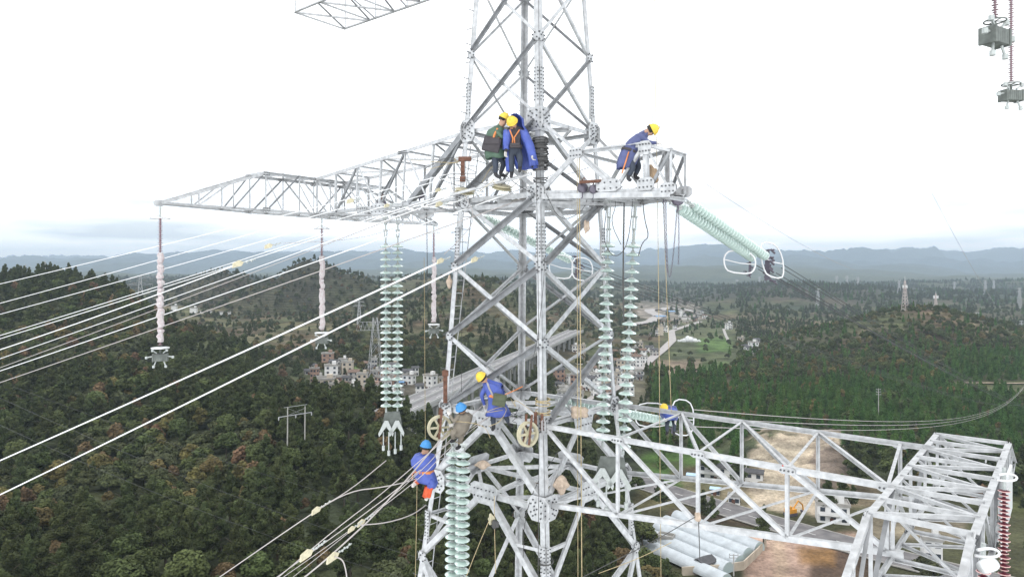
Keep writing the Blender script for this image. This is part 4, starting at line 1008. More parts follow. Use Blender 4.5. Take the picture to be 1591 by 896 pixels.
def clamp_cluster(c, s, label, n=9, seed=1):
    c = Vector(c); rr = random.Random(seed); m = MB()
    m.plate((0, 0, 0), [(-.06*s, .5*s), (-.09*s, -.45*s), (.09*s, -.5*s), (.06*s, .5*s)], BX, AX, .03)
    for i in range(n):
        p = Vector((rr.uniform(-.22, .22)*s, rr.uniform(-.2, .2)*s, lerp(.5, -.5, i/(n-1))*s)); m.tube([p, p+BX*.32*s+Z3*-.1*s], .035*s, 6); m.tube([p-AX*.1*s, p+AX*.12*s], .028*s, 5); m.lathe([(0, .05*s), (.05*s, 0), (0, -.05*s)], 6, p)
    return tag(m.build('conductor_clamp', M['chain'], loc=c), label, 'clamp', 'conductor clamp clusters')
clamp_cluster(W(1192, 412, 18.6), .85, 'dark cluster of conductor clamps at far tension string end', seed=2)
clamp_cluster(W(1165, 415, 18.1), .45, 'small clamp cluster at end of lower tension string', 5, 3)
clamp_cluster(W(896, 416, 22.4), .75, 'dark cluster of conductor clamps seen behind the tower', seed=4)
clamp_cluster(W(1045, 662, 22.3), .5, 'conductor clamps beside worker behind lower cross-arm', 6, 5)
# composite strings with balance weights
def composite(name, top, L_, label, group, wrap=True, dull=True, weight=1., wr=1., seed=1, ring_top=True, facing=.3):
    top = Vector(top); o = empty(name, top, label=label, cat='insulator', group=group); rr = random.Random(seed)
    MB().tube([(0, 0, .02), (0, 0, -.28)], .025, 6).build('link_hardware', M['capmetal'], o)
    pr = []; n = int(L_/.062)
    for i in range(n):
        z = -.28-i*(L_-.45)/n; R_ = .072 if i % 2 == 0 else .055; pr += [(.02, z), (R_, z-.018), (.02, z-.03)]
    MB().lathe(pr, 12).build('shed_stack', M['polymer_dull'] if dull else M['polymer'], o)
    if not dull:
        pe = MB()
        for i in range(n):
            z = -.28-i*(L_-.45)/n; R_ = .074 if i % 2 == 0 else .057; pe.lathe([(R_-.008, z-.012), (R_, z-.018), (R_-.008, z-.023)], 12)
        e_ = pe.build('shed_rims', M['polymer_edge'], o); e_['kind'] = 'stuff'
    circ = lambda R_, z, k=20: [Vector((R_*math.cos(2*math.pi*i/k), R_*math.sin(2*math.pi*i/k), z)) for i in range(k+1)]
    if ring_top:
        m = MB().tube(circ(.24, -.30), .014, 6, caps=False); m.tube([(-.24, 0, -.3), (0, 0, -.2), (.24, 0, -.3)], .01, 5); m.build('top_ring', M['alu'], o)
    zb = -L_; m = MB().tube(circ(.22, zb+.12), .016, 6, caps=False); m.tube([(-.22, 0, zb+.12), (.22, 0, zb+.12)], .012, 5); m.tube([(0, -.22, zb+.12), (0, .22, zb+.12)], .012, 5)
    if wrap: m.lathe([(.0, zb+.15), (.2, zb+.14), (.21, zb+.11), (0, zb+.1)], 16)
    m.build('bottom_ring', M['alu'] if wrap else M['weight'], o, smooth=True)
    if wrap:                                              # loose protective film around the lower part
        pr = []; z = -.28-(L_*.24)
        m = MB(); prof = []
        while z > zb+.2:
            prof.append((rr.uniform(.05, .092), z)); z -= rr.uniform(.05, .1)
        k = 12; vs = []
        for R_, zz in prof:
            off_ = rr.uniform(-.02, .03)
            for i in range(k): t_ = 2*math.pi*i/k; q_ = R_*wr*(1+rr.uniform(-.1, .14)); vs.append((off_+q_*math.cos(t_)*1.1, q_*math.sin(t_), zz))
        m.add(vs, [(i*k+j, i*k+(j+1) % k, (i+1)*k+(j+1) % k, (i+1)*k+j) for i in range(len(prof)-1) for j in range(k)])
        m.build('plastic_wrap', M['plastic_wrap'], o)
    # weight stack and the clamp arms around it
    rot = Matrix.Rotation(facing, 3, 'Z'); s = weight
    m = MB(); 
    for i in range(9): m.box(Vector((0, 0, zb-.22*s)), .06*s, (.30 if 0 < i < 8 else .33)*s, (.30 if 0 < i < 8 else .34)*s, rot); m.v[-8:] = [tuple(Vector(v)+rot @ Vector(((i-4)*.068*s, 0, 0))) for v in m.v[-8:]]
    m.tube([(0, 0, zb+.12), (0, 0, zb-.05)], .03, 6); m.build('balance_weight', M['weight'], o)
    for x, z, dx, dz in ((-.12, -.02, -.16, .12), (.12, -.02, .16, .12), (-.16, -.38, -.08, -.22), (.16, -.38, .08, -.22), (-.3, -.16, -.22, -.04), (.3, -.16, .22, -.04)):
        a = rot @ Vector((x*s, -.05, 0)); b_ = rot @ Vector(((x+dx)*s, -.08, 0)); p, q_ = Vector((a.x, a.y, zb+z*s)), Vector((b_.x, b_.y, zb+(z+dz)*s))
        m = MB().tube([p, q_], .028*s, 6); m.tube([q_-Vector((0, 0, .05*s)), q_+Vector((0, 0, .05*s))], .055*s, 8); m.build('clamp_arm', M['capmetal'], o)
    return o
jg = 'jumper strings with balance weights'
composite('jumper_string', W(249, 322, 18.45), 3.92, 'film-wrapped insulator hanging from the tip of the left arm', jg, seed=1, weight=.62)
composite('jumper_string', W(500, 341, 22.5), 3.85, 'film-wrapped insulator hanging from the middle of left end truss', jg, seed=2, weight=.62, facing=.0)
composite('jumper_string', W(674, 350, 26.4), 3.95, 'film-wrapped insulator farthest away, just left of tower leg', jg, seed=3, weight=.62)
composite('jumper_string', W(1546, 38, 15.6)+Z3*4.1, 4.15, 'pale insulator with slatted weight in upper right corner', jg, False, True, 1.12, seed=4, facing=.5)
composite('jumper_string', W(1571, 138, 18.6)+Z3*6.4, 6.4, 'dark red insulator with smaller weight, far right edge', jg, False, True, .9, seed=5, facing=.15)
composite('jumper_string', W(1560, 728, 9.2), 3.9, 'long red insulator hanging beside the box truss end plates', jg, False, False, 1, seed=6, ring_top=False)
composite('jumper_string', W(1528, 846, 7.6), 3.9, 'short visible red insulator below the near hook of box truss', jg, False, False, 1, seed=7, ring_top=False)
for c, l_ in ((W(1561, 741, 9.1), 'white hook ring at the top of the long red insulator'), (W(1530, 858, 7.5), 'nearer white hook ring under the box truss side')):
    P = [Vector((.16*math.cos(t_), .02*math.sin(t_*2), .045*math.sin(t_))) for t_ in np.linspace(-2.2, 2.2, 14)]
    tag(MB().tube(P, .016, 7).build('hook', M['alu'], loc=c), l_, 'hook', 'white hooks under the box truss')
tag(MB().lathe([(0, -.09), (.06, -.09), (.07, -.05), (.07, .05), (.06, .09), (0, .09)], 18, axis=(1, .2, .2)).build('drum', M['alu'], loc=W(1535, 878, 7.3), smooth=True), 'white drum hanging below the box truss beside red insulator', 'drum')
# carrier beam of the upper right arm (above the frame)
A = Arm(); zU = 9.95
segs = [(LG(k, 9.2), AW(-9.1, e*.6, zU), Z3, .1) for e, k in ((-1, 'F'), (1, 'R'))]+[(LG(k, 11), AW(-9.1, e*.6, zU+1.1), Z3, .1) for e, k in ((-1, 'F'), (1, 'R'))]
segs += [(AW(-8.9, -1, zU), AW(-9.5, 9.2, zU), Z3, .12), (AW(-9.3, -1, zU+.9), AW(-9.5, 9.2, zU+.2), Z3, .1)]
A.chords(segs)
# ---------------- conductors and ropes
def sagline(p, q, sag=0, n=14):
    return [p.lerp(q, i/n)-Z3*sag*4*(i/n)*(1-i/n) for i in range(n+1)]
def wire(name, pts, r, m, label, cat, group=None, n=6, sm=True):
    o = MB().tube(pts, r, n).build(name, m, smooth=sm, origin=tuple(pts[0])); return tag(o, label, cat, group)
def toward(px, py, d, px2, py2):                     # other end of a conductor that runs in line direction: depth from the plan bearing
    x0 = (px-795.5)/F0*d; u2 = (px2-795.5)/F0; s = (x0-u2*d)/(BX.x-u2*BX.y); d2 = d+BX.y*s; return W(px2, py2, d2)
pull = [((735, 405, 15.4), (0, 768), .021, 'white', 'lowest thick white conductor, from clamp beside left leg'),
 ((681, 408, 15.6), (0, 715), .021, 'white', 'second lowest thick white conductor, from clamp left of leg'),
 ((730, 262, 16.2), (0, 441), .010, 'white', 'uppermost white conductor crossing the left sky'),
 ((725, 268, 16.2), (0, 471), .010, 'white', 'second white conductor from the top on the left'),
 ((720, 285, 16.2), (0, 488), .010, 'white', 'third white conductor from the top on the left'),
 ((717, 294, 16.2), (0, 521), .011, 'white', 'upper one of the close white conductor pair'),
 ((712, 299, 16.1), (0, 526), .011, 'white', 'lower one of the close white conductor pair'),
 ((366, 412, 12.6), (0, 543), .010, 'white', 'white conductor ending in the clamp in front of left hill'),
 ((700, 306, 16.0), (0, 557), .010, 'white', 'white conductor just below the clamped one'),
 ((835, 285, 15.5), (0, 576), .013, 'white', 'thick white conductor above the brown grey one'),
 ((708, 302, 16.0), (0, 571), .009, 'grey', 'thin grey pulling wire between two white conductors'),
 ((838, 300, 15.5), (0, 594), .012, 'grey', 'brown-grey wire, lowest of the upper left bundle')]
for (a, b_, r_, k, lab) in pull:
    p = W(*a); q_ = toward(*a, *b_); e = q_+(q_-p).normalized()*6; L_ = (e-p).length
    wire('conductor', sagline(p, q_, .03*1)[:-1]+[q_, e], r_, M['wire_white'] if k == 'white' else M['wire_grey'], lab, 'cable', 'conductors strung towards the left', 8)
for a, b_, lab in (((640, 745, 15.6), (340, 896), 'stringing rope with a white clamp, leftmost below the blue-helmeted worker'),):
    pass
low = [([(790, 628, 15.8), (690, 690, 15.4), (640, 745, 14.6)], (430, 896), .011, 'upper grey pulling wire past hanging worker'),
       ([(770, 640, 15.8), (700, 692, 15.2), (645, 752, 14.4)], (440, 896), .008, 'second pulling wire past hanging worker'),
       ([(740, 655, 15.8), (712, 668, 15.2), (640, 748, 14.6)], (455, 896), .008, 'third pulling wire, in the bundle by hanging worker'),
       ([(720, 640, 15.8), (600, 783, 13.8), (515, 862, 12.6)], (462, 905), .016, 'thick grey conductor running down to lowest clamp'),
       ([(755, 625, 15.8), (600, 762, 14), (520, 822, 13)], (436, 893), .010, 'wire with the cream grip in the lower bundle'),
       ([(600, 715, 15.4), (545, 760, 14.6), (490, 793, 13.6)], (335, 900), .012, 'leftmost low wire with a white clamp')]
for pts, e, r_, lab in low:
    a = pts[-1]; q_ = toward(*a, *e); P = [W(*p) for p in pts]+[q_]
    P = [Vector(p) for p in chaikin(P, 2, False)]; wire('pulling_wire', P+[q_+(q_-P[-2]).normalized()*5], r_, M['wire_grey'], lab, 'wire', 'pulling wires in the lower left bundle')
for pts, r_, lab in (([(490, 792, 13.6), (545, 762, 14), (590, 757, 14.3), (625, 750, 14.6), (650, 742, 15)], .012, 'slack grey cable curving up to the hanging worker'),
                     ([(560, 815, 13.5), (600, 812, 13.9), (640, 800, 14.5), (662, 784, 15.4)], .012, 'slack grey cable hanging below the orange gaiter')):
    wire('slack_cable', [Vector(p) for p in chaikin([W(*p) for p in pts], 2, False)], r_, M['wire_grey'], lab, 'cable')
wire('jumper_loop', [Vector(p) for p in chaikin([W(*p) for p in ((520, 864, 12.6), (532, 868, 12.5), (537, 882, 12.4), (540, 905, 12.3))], 2, False)], .012, M['wire_grey'], 'short drooping cable end at the lowest clamp', 'cable')
# far side conductors (sagging away along the line)
def away(p0, s1, z1, sag, r_, lab, grp, n=30, s0=0):
    P = [Vector((p0.x, p0.y, 0))+BX*(s1*(i/n)**1.6)+Z3*lerp(p0.z, z1, (i/n)**1.6)-Z3*sag*4*((i/n)**1.6)*(1-(i/n)**1.6) for i in range(n+1)]
    rs = [r_*.8 for i in range(n+1)]
    o = MB().tube(P, rs, 5).build('line_conductor', M['wire_dark'], origin=tuple(p0)); tag(o, lab, 'cable', grp)
for i, (px, py, d) in enumerate(((1212, 408, 19), (1214, 416, 19.2), (1206, 424, 18.8), (1204, 430, 18.8), (1175, 412, 18.2), (1178, 418, 18.2))):
    away(W(px, py, d), 330, -52, 3, .013, ['uppermost', 'second', 'third', 'fourth', 'fifth', 'lowest'][i]+' dark conductor running down right from the corona rings', 'conductors off the right arm')
for i, (px, py, d) in enumerate(((905, 408, 23), (907, 414, 23.2), (903, 420, 23), (905, 427, 23.1))):
    away(W(px, py, d), 330, -52, 3, .013, ['uppermost', 'second', 'third', 'lowest'][i]+' dark conductor running off behind the right glass strings', 'conductors off the left arm')
for i, (px, py, d) in enumerate(((1078, 636, 23), (1080, 648, 23), (1072, 662, 23))):
    p0 = W(px, py, d); P = [Vector((p0.x, p0.y, 0))+BX*s_+Z3*(p0.z-.1907*s_+.000335*s_*s_) for s_ in np.linspace(0, 17.6, 36)**2]
    tag(MB().tube(P, .014, 5).build('line_conductor', M['wire_grey'], origin=tuple(p0)), ['top', 'middle', 'bottom'][i]+' one of three pale conductors sagging across the forest', 'cable', 'conductors off the lower arm')
for p, q_, lab in ((W(1096, 285, 40), W(1330, 420, 90), 'faint thin wire slanting down the sky right of centre'), (W(1448, 300, 60), W(1545, 470, 120), 'faint thin wire in the sky at far right'), (W(1330, 95, 60), W(1365, 160, 70), 'short faint wire high in the right sky')):
    wire('sky_wire', sagline(p, q_, .5), .018, M['wire_grey'], lab, 'wire')
for i, (a, b_) in enumerate((((0, 618, 60), (700, 880, 75)), ((0, 660, 60), (640, 900, 75)), ((20, 600, 80), (760, 835, 95)))):
    wire('service_wire', sagline(W(*a), W(*b_), 1), .012, M['bolt'], ['middle', 'lowest', 'highest'][i]+' faint wire crossing above the left forest', 'wire', 'faint wires above the left forest')
# ropes: (points, radius, material, label)
ropes = [
 ([(900, 235, 14.6), (902, 560, 14.6), (904, 900, 14.6)], .010, 'rope_tan', 'tan hoisting rope hanging straight down right of near leg'),
 ([(897, 240, 14.6), (897, 560, 14.6), (898, 900, 14.6)], .006, 'rope_tan', 'thin line beside the tan hoisting rope'),
 ([(1017, -10, 14.2), (1019, 200, 14.2), (1022, 300, 14.2), (1027, 900, 14.2)], .006, 'rope_tan', 'long thin rope passing right worker from above'),
 ([(1006, -10, 14.3), (1014, 190, 14.3)], .005, 'wire_grey', 'thinner rope above the hands of right worker'),
 ([(1030, 305, 14.3), (1040, 560, 14.3), (1043, 640, 14.4)], .006, 'rope_tan', 'thin rope dropping from right arm tip to the lower arm'),
 ([(635, -5, 20), (635, 93, 20)], .006, 'wire_grey', 'thin tag line hanging alone in the upper left sky'),
 ([(643, -5, 20), (643, 26, 20)], .006, 'wire_grey', 'short cord beside the upper left tag line'),
 ([(663, 330, 18), (664, 430, 18)], .010, 'rope_dark', 'dark rope hanging left of the tower ladder'),
 ([(659, 400, 18), (660, 560, 18), (661, 690, 18)], .006, 'rope_tan', 'thin tan rope hanging behind the hanging worker'),
 ([(719, 350, 17), (717, 560, 17), (717, 620, 17)], .006, 'rope_dark', 'thin dark rope between left leg and ladder'),
 ([(648, 745, 15), (647, 820, 15), (645, 905, 15)], .006, 'rope_tan', 'tan rope falling from hanging worker to the bottom edge'),
 ([(970, 300, 14.8), (968, 420, 14.8), (969, 500, 14.8)], .016, 'rope_dark', 'black cable hanging between the right glass strings'),
 ([(943, 320, 15), (937, 370, 15), (948, 396, 15), (962, 398, 15), (975, 380, 15), (982, 330, 15), (983, 300, 15)], .008, 'rope_dark', 'dark cord loop drooping under the right arm'),
 ([(998, 302, 15), (1001, 340, 15), (1009, 368, 15), (998, 376, 15), (992, 397, 15)], .010, 'rope_dark', 'bent dark cord right of the outer glass string'),
 ([(846, 400, 14.9), (845, 440, 15), (835, 530, 15), (827, 560, 15)], .006, 'rope_dark', 'dark cord along near leg below the splice plate'),
 ([(833, 260, 15), (836, 420, 14.9), (838, 640, 14.7), (836, 895, 14.4)], .007, 'rope_dark', 'dark wire running down the face of near leg'),
 ([(868, 700, 14.8), (815, 780, 14.8), (812, 900, 14.8)], .007, 'rope_dark', 'dark rope slanting under the right nylon wheel'),
 ([(768, 770, 14.9), (768, 805, 14.9), (770, 890, 14.9)], .008, 'rope_tan', 'rope falling from the small cream pulley'),
 ([(760, 808, 14.7), (742, 850, 14.7), (724, 896, 14.6)], .007, 'rope_tan', 'tan rope slanting from small pulley to the twin strings'),
 ([(825, 300, 15.1), (800, 285, 15.6), (765, 255, 16.2), (700, 240, 16.8), (660, 262, 17.5)], .008, 'rope_dark', 'dark cord from coil across to the left arm'),
 ([(795, 262, 16.2), (780, 275, 16.2), (768, 278, 16.2), (740, 290, 16.2), (722, 310, 16.2), (690, 318, 16.2), (660, 322, 16.4)], .013, 'rope_white', 'white hose lying along the arm root by the workers'),
 ([(783, 212, 16.3), (784, 240, 16.3), (776, 262, 16.3), (765, 275, 16.3)], .016, 'rope_white', 'white hose hanging between the two central workers'),
 ([(952, 300, 15), (958, 318, 15), (948, 345, 15), (965, 380, 15)], .007, 'rope_dark', 'dark cord beside the inner right glass string'),
 ([(722, 302, 16), (740, 340, 16), (715, 372, 16.3), (690, 395, 16.4)], .008, 'wire_grey', 'grey wire from cream roller to the clamps left'),
 ([(848, 300, 15), (870, 345, 15.2), (905, 330, 15.2), (915, 302, 15.2)], .007, 'rope_dark', 'cord festoon under right arm root'),
 ([(700, 320, 16), (640, 345, 17), (560, 372, 18), (440, 378, 18)], .006, 'wire_grey', 'slack thin wire trailing left below the arm'),
 ([(1084, 800, 12), (1020, 838, 12), (960, 868, 12.2), (905, 896, 12.4)], .007, 'rope_dark', 'dark rope slanting from rope bundle down to the left'),
 ([(1043, 842, 12), (990, 868, 12.4), (930, 890, 12.6)], .006, 'rope_tan', 'pale thin rope above the greenhouse hut'),
 ([(1085, 805, 12), (1087, 850, 12), (1087, 866, 12)], .008, 'rope_dark', 'short dark rope end hanging from rope bundle'),
 ([(1216, 722, 11.6), (1219, 735, 11.6), (1222, 742, 11.6)], .010, 'red', 'red tie hanging from front chord of lower arm'),
]
M['red'] = mat('red_cord', (.6, .05, .03), .6)
for pts, r_, mk, lab in ropes:
    P = [W(*p) for p in pts]; P = [Vector(p) for p in (chaikin(P, 2, False) if len(P) > 2 else P)]
    wire('rope', P, r_, M[mk], lab, 'rope')
# chain hoists at the right arm tip
mb = MB(); mb.tube([W(700, 303, 15.9), W(826, 270, 15.15)], .035, 8); tag(mb.build('foot_bar', M['steel']), 'slanting round bar the two middle workers stand on', 'bar')
def chain(name, pts, label):
    P = [W(*p) for p in pts]; P = [Vector(p) for p in chaikin(P, 3, False)]; m = MB(); acc = 0; i = 0; step = .045; k = 0
    while i < len(P)-1:
        a, b_ = P[i], P[i+1]; L_ = (b_-a).length; t_ = acc
        while t_ < L_:
            p = a.lerp(b_, t_/L_); dr = (b_-a).normalized(); s_ = dr.orthogonal().normalized() if k % 2 else dr.cross(dr.orthogonal()).normalized()
            m.tube([p-dr*.024+s_*.011, p+dr*.024+s_*.011], .0055, 4); m.tube([p-dr*.024-s_*.011, p+dr*.024-s_*.011], .0055, 4); k += 1; t_ += step
        acc = t_-L_; i += 1
    return tag(m.build(name, M['chain'], origin=tuple(P[0])), label, 'chain', 'hoist chains below the right arm tip')
chain('hoist_chain', [(1031, 306, 14), (1034, 400, 14), (1040, 440, 14), (1046, 400, 14), (1052, 325, 14)], 'long looped hoist chain hanging from the right arm tip')
chain('hoist_chain', [(1034, 306, 13.9), (1036, 390, 13.9), (1038, 425, 13.9)], 'straight chain fall inside the long loop')
chain('hoist_chain', [(1054, 322, 14.2), (1055, 370, 14.2), (1054, 412, 14.2)], 'short straight chain right of the long loop')
def lump(name, c, sx, sy, sz, m, label, cat, seed=1, rot=0, group=None):
    vs, fs = ico((0, 0, 0), 1, seed, 3); vs = [Matrix.Rotation(rot, 3, 'Y') @ Vector((v.x*sx, v.y*sy, v.z*sz)) for v in vs]
    return tag(MB().add(vs, fs).build(name, m, loc=c, smooth=True), label, cat, group)
def hoist(c, label, s=1.):
    o = empty('chain_hoist', c, label=label, cat='hoist', group='chain hoists on the arms')
    MB().lathe([(0, .06*s), (.09*s, .055*s), (.10*s, 0), (.09*s, -.055*s), (0, -.06*s)], 14, axis=(.4, -1, 0)).build('housing', M['chain'], o, smooth=True)
    MB().tube([(0, 0, .08*s), (0, 0, .16*s), (.03*s, 0, .2*s), (.05*s, 0, .16*s)], .012*s, 6).build('hook', M['rust'], o)
    MB().tube([(0, 0, -.08*s), (0, 0, -.18*s), (-.03*s, 0, -.2*s)], .012*s, 6).build('lower_hook', M['chain'], o); return o
hoist(W(1053, 311, 14), 'round dark chain hoist at the outer end of right arm', 1.2); hoist(W(1031, 300, 14.1), 'dark chain hoist at the right arm lower corner')
hoist(W(905, 292, 14.4), 'dark chain hoist on the right arm beam, left one', 1.1); hoist(W(922, 294, 14.3), 'dark chain hoist on the right arm beam, right one')
hoist(W(652, 300, 18.5), 'dark chain hoist on the left arm near the thick strut', 1.6); hoist(W(593, 318, 19.5), 'dark tangle of hoist gear above left glass strings', 1.5)
tag(MB().tube([W(900, 283, 14.3), W(938, 281, 14.2)], .035, 8).build('rusty_bar', M['rust']), 'rusty round bar lying on the right arm beam', 'bar')
# shackle chain towards the tension strings
for k, (a, b_, lab) in enumerate(((W(1005, 300, 14.3), W(1027, 303, 14.4), 'row of shackles under the right arm end beam'), (W(1035, 288, 14.4), W(1050, 300, 14.6), 'row of shackles at the tip gusset of right arm'), (W(715, 316, 16.8), W(738, 333, 18.2), 'row of shackles leading to the string behind the tower'))):
    m = MB()
    for i in range(6): p = a.lerp(b_, i/5); m.lathe([(0, .05), (.05, .03), (.05, -.03), (0, -.05)], 8, p, (1, .3*i, .2)); m.tube([p, a.lerp(b_, min(1, (i+1)/5))], .03, 6)
    tag(m.build('shackle_row', M['chain'] if k != 1 else M['capmetal']), lab, 'shackles')
# nylon stringing wheels
def wheel(c, R_, ax, label, tiltgrp='cream stringing wheels'):
    o = empty('stringing_wheel', c, label=label, cat='wheel', group=tiltgrp); ax = Vector(ax).normalized(); q = ax.to_track_quat('Z', 'Y')
    MB().lathe([(R_*.80, -.035), (R_, -.045), (R_*1.0, -.03), (R_*.90, -.005), (R_*.90, .005), (R_, .03), (R_, .045), (R_*.80, .035), (R_*.80, -.035)], 32, axis=ax).build('rim', M['cream'], o, smooth=False)
    m = MB()
    for i in range(6): t_ = i*math.pi/3; m.box(q @ Vector((R_*.46*math.cos(t_), R_*.46*math.sin(t_), 0)), R_*.78, .045, .03, q.to_matrix() @ Matrix.Rotation(t_, 3, 'Z'))
    m.build('spokes', M['cream'], o); MB().lathe([(0, -.05), (R_*.2, -.05), (R_*.2, .05), (0, .05)], 16, axis=ax).build('hub', M['cream'], o)
    MB().box(ax*-.09+Z3*.1, .05, .03, R_*2.4, Matrix.Rotation(.1, 3, 'Y')).box(ax*.09+Z3*.1, .05, .03, R_*2.4, Matrix.Rotation(.1, 3, 'Y')).build('bracket', M['rust'], o)
    return o
wheel(W(820, 674, 14.6), .27, (.8, -1, .1), 'cream spoked stringing wheel on the near tower leg')
wheel(W(683, 664, 15.4), .28, (.35, -1, 0), 'cream spoked stringing wheel on the left tower leg')
for c, l_ in ((W(722, 297, 16), 'cream nylon roller lying at the left leg gusset'), (W(780, 291, 15.6), 'cream nylon roller under the feet of two workers')):
    tag(MB().lathe([(0, -.05), (.2, -.05), (.24, -.03), (.17, 0), (.24, .03), (.2, .05), (0, .05)], 24, axis=(.15, -.3, 1)).build('roller', M['cream'], loc=c), l_, 'roller', 'cream nylon rollers')
tag(MB().box((0, 0, .2), .09, .08, .34).box((0, 0, -.05), .13, .1, .12).box((.05, 0, .42), .3, .07, .1).build('rusty_bracket', M['rust'], loc=W(719, 275, 15.9)), 'rusty bracket bolted beside left leg above the roller', 'bracket')
tag(MB().box((0, 0, 0), .09, .08, .75).box((.0, 0, .3), .14, .1, .12).build('rusty_bracket', M['rust'], loc=W(692, 600, 15.6)), 'rusty upright bracket on left leg above the wheel', 'bracket')
tag(MB().box((0, 0, 0), .07, .08, .42).box((.14, 0, 0), .06, .08, .36).build('rusty_bracket', M['rust'], loc=W(832, 655, 14.8)), 'rusty double bracket where stringing wheel meets near leg', 'bracket')
# clamps on the wires
def clamp(c, dr, s, label):
    c = Vector(c); o = empty('wire_grip', c, label=label, cat='clamp', group='cream wire grips'); dr = Vector(dr).normalized(); sd2 = dr.cross(Z3).normalized(); up2 = sd2.cross(dr)
    rot = Matrix((dr, sd2, up2)).transposed()
    MB().plate((0, 0, 0), [(-.16*s, -.05*s), (.1*s, -.06*s), (.18*s, .02*s), (.08*s, .1*s), (-.1*s, .07*s)], sd2, dr, .05*s).build('jaw', M['clamp'], o)
    m = MB()
    for k in range(5): m.lathe([(0, .03*s), (.028*s, .01*s), (.028*s, -.01*s), (0, -.03*s)], 7, dr*(.22+.07*k)*s+up2*.01*(-1)**k, sd2 if k % 2 else up2)
    m.tube([dr*.15*s, dr*.55*s], .012*s, 5); m.build('shackle', M['capmetal'], o); return o
for (px, py, d, s, lab) in ((736, 404, 15.4, .9, 'cream wire grip beside left leg, inner one'), (683, 406, 15.6, .9, 'cream wire grip left of leg, outer one'), (368, 411, 12.6, .9, 'cream wire grip in front of the left hill skyline'), (543, 313, 14.6, .8, 'wire grip high on left, below the arm chord'),
        (416, 383, 13, .7, 'pale wire grip against the sky below left arm'), (680, 296, 16, .7, 'upper cream grip near cream roller'), (681, 318, 16, .9, 'lower cream grip near cream roller'), (490, 793, 13.6, .9, 'white wire grip alone above the left forest'), (474, 862, 12.2, 1.1, 'large cream wire grip in the lower bundle'),
        (515, 866, 12.6, 1.1, 'cream wire grip at lowest bundle, with cable end'), (560, 812, 13.6, .8, 'small cream wire grip on thin wire'), (600, 320, 16.5, .7, 'cream grip above the left glass strings'), (545, 822, 13.2, .7, 'cream grip on upper lower-bundle wire')):
    clamp(W(px, py, d), BX+Z3*.28, s*.78, lab)
# coils, sacks and pulleys
m = MB()
for i in range(22):
    z = 3.05-.034*i+(.02 if i % 3 else 0); R_ = .15+.012*(i % 4); c = LG('F', z)+Vector((0, .09, 0)); tilt = .12*math.sin(i*1.7)
    m.tube([c+Vector((R_*math.cos(t_), R_*math.sin(t_), tilt*R_*math.cos(t_+i))) for t_ in np.linspace(0, 2*math.pi, 17)], .018, 5, caps=False)
tag(m.build('cable_coil', M['rope_dark']), 'black cable wound many times round near leg above arm', 'coil')
for j, (zc, n_, lab) in enumerate(((-2.75, 4, 'rope turns round near leg above the nylon wheel'), (-3.0, 3, 'second set of rope turns by the nylon wheel'), (2.15, 4, 'wire turns round near leg at the arm gusset'), (-6.1, 2, 'wire turns round near leg low down'))):
    m = MB()
    for i in range(n_):
        c = LG('F', zc-.035*i)+Vector((0, .09, 0)); m.tube([c+Vector((.16*math.cos(t_), .16*math.sin(t_), .02*math.sin(t_+i*2))) for t_ in np.linspace(0, 2*math.pi, 17)], .011, 5, caps=False)
    tag(m.build('rope_wrap', M['rope_dark'] if j > 1 else M['rope_tan']), lab, 'rope', 'rope turns on the near leg')
lump('cloth_bundle', W(872, 752, 14.9), .16, .12, .17, M['sack'], 'pinkish-beige cloth bundle tied right of near leg', 'bundle', 3)
lump('cloth_bundle', W(750, 722, 15.2), .16, .14, .08, M['sack'], 'beige cloth draped on brace below the standing worker', 'cloth', 4)
lump('rope_bundle', W(899, 640, 15.5), .19, .15, .14, M['sack'], 'bundled beige rope hanging behind the tan rope', 'rope', 5)
lump('rope_bundle', W(1084, 803, 12), .05, .05, .08, M['sack'], 'small tan rope bundle tied to bottom chord of lower arm', 'rope', 6)
lump('cloth_bag', W(1012, 274, 14.1), .13, .13, .22, mat('brown_wicker', (.36, .26, .17), .9, 0, .2, 25), 'brown woven bag standing on the right arm', 'bag', 7)
lump('cloth_bag', W(698, 438, 16.6), .07, .07, .14, M['sack'], 'small beige bag tied beside the ladder', 'bag', 8)
lump('pulley_block', W(763, 806, 14.9), .07, .06, .10, M['cream'], 'small cream pulley block hanging under lower arm level', 'pulley', 9)
lump('pulley_block', W(911, 352, 14.8), .06, .05, .13, M['sack'], 'brown pulley block hanging below the right arm', 'pulley', 10)
lump('black_bag', W(769, 814, 14.8), .08, .08, .09, M['rope_dark'], 'black pouch hanging beside small cream pulley', 'pouch', 12)
# tangle of loose cords at the waist
rr = random.Random(5)
for i in range(11):
    x0, y0 = rr.uniform(665, 900), rr.uniform(255, 310); P = [W(x0+rr.uniform(-45, 45)+k*rr.uniform(2, 18), y0+rr.uniform(-16, 22), 15.4+rr.uniform(-.3, 1.2)) for k in range(5)]
    wire('loose_cord', [Vector(p) for p in chaikin(P, 3, False)], .006, M['rope_dark'] if i % 3 else M['rope_tan'], 'loose thin cord tangled around the waist of the tower', 'cord', 'loose cords at the waist')
for i in range(8):
    x0, y0 = rr.uniform(690, 850), rr.uniform(620, 690); P = [W(x0+rr.uniform(-25, 25)+k*rr.uniform(2, 12), y0+rr.uniform(-16, 20), 15.2+rr.uniform(-.3, .6)) for k in range(5)]
    wire('loose_cord', [Vector(p) for p in chaikin(P, 3, False)], .007, M['rope_tan'] if i % 2 else M['rope_dark'], 'loose cord tangled at the lower platform', 'cord', 'loose cords at the lower platform')
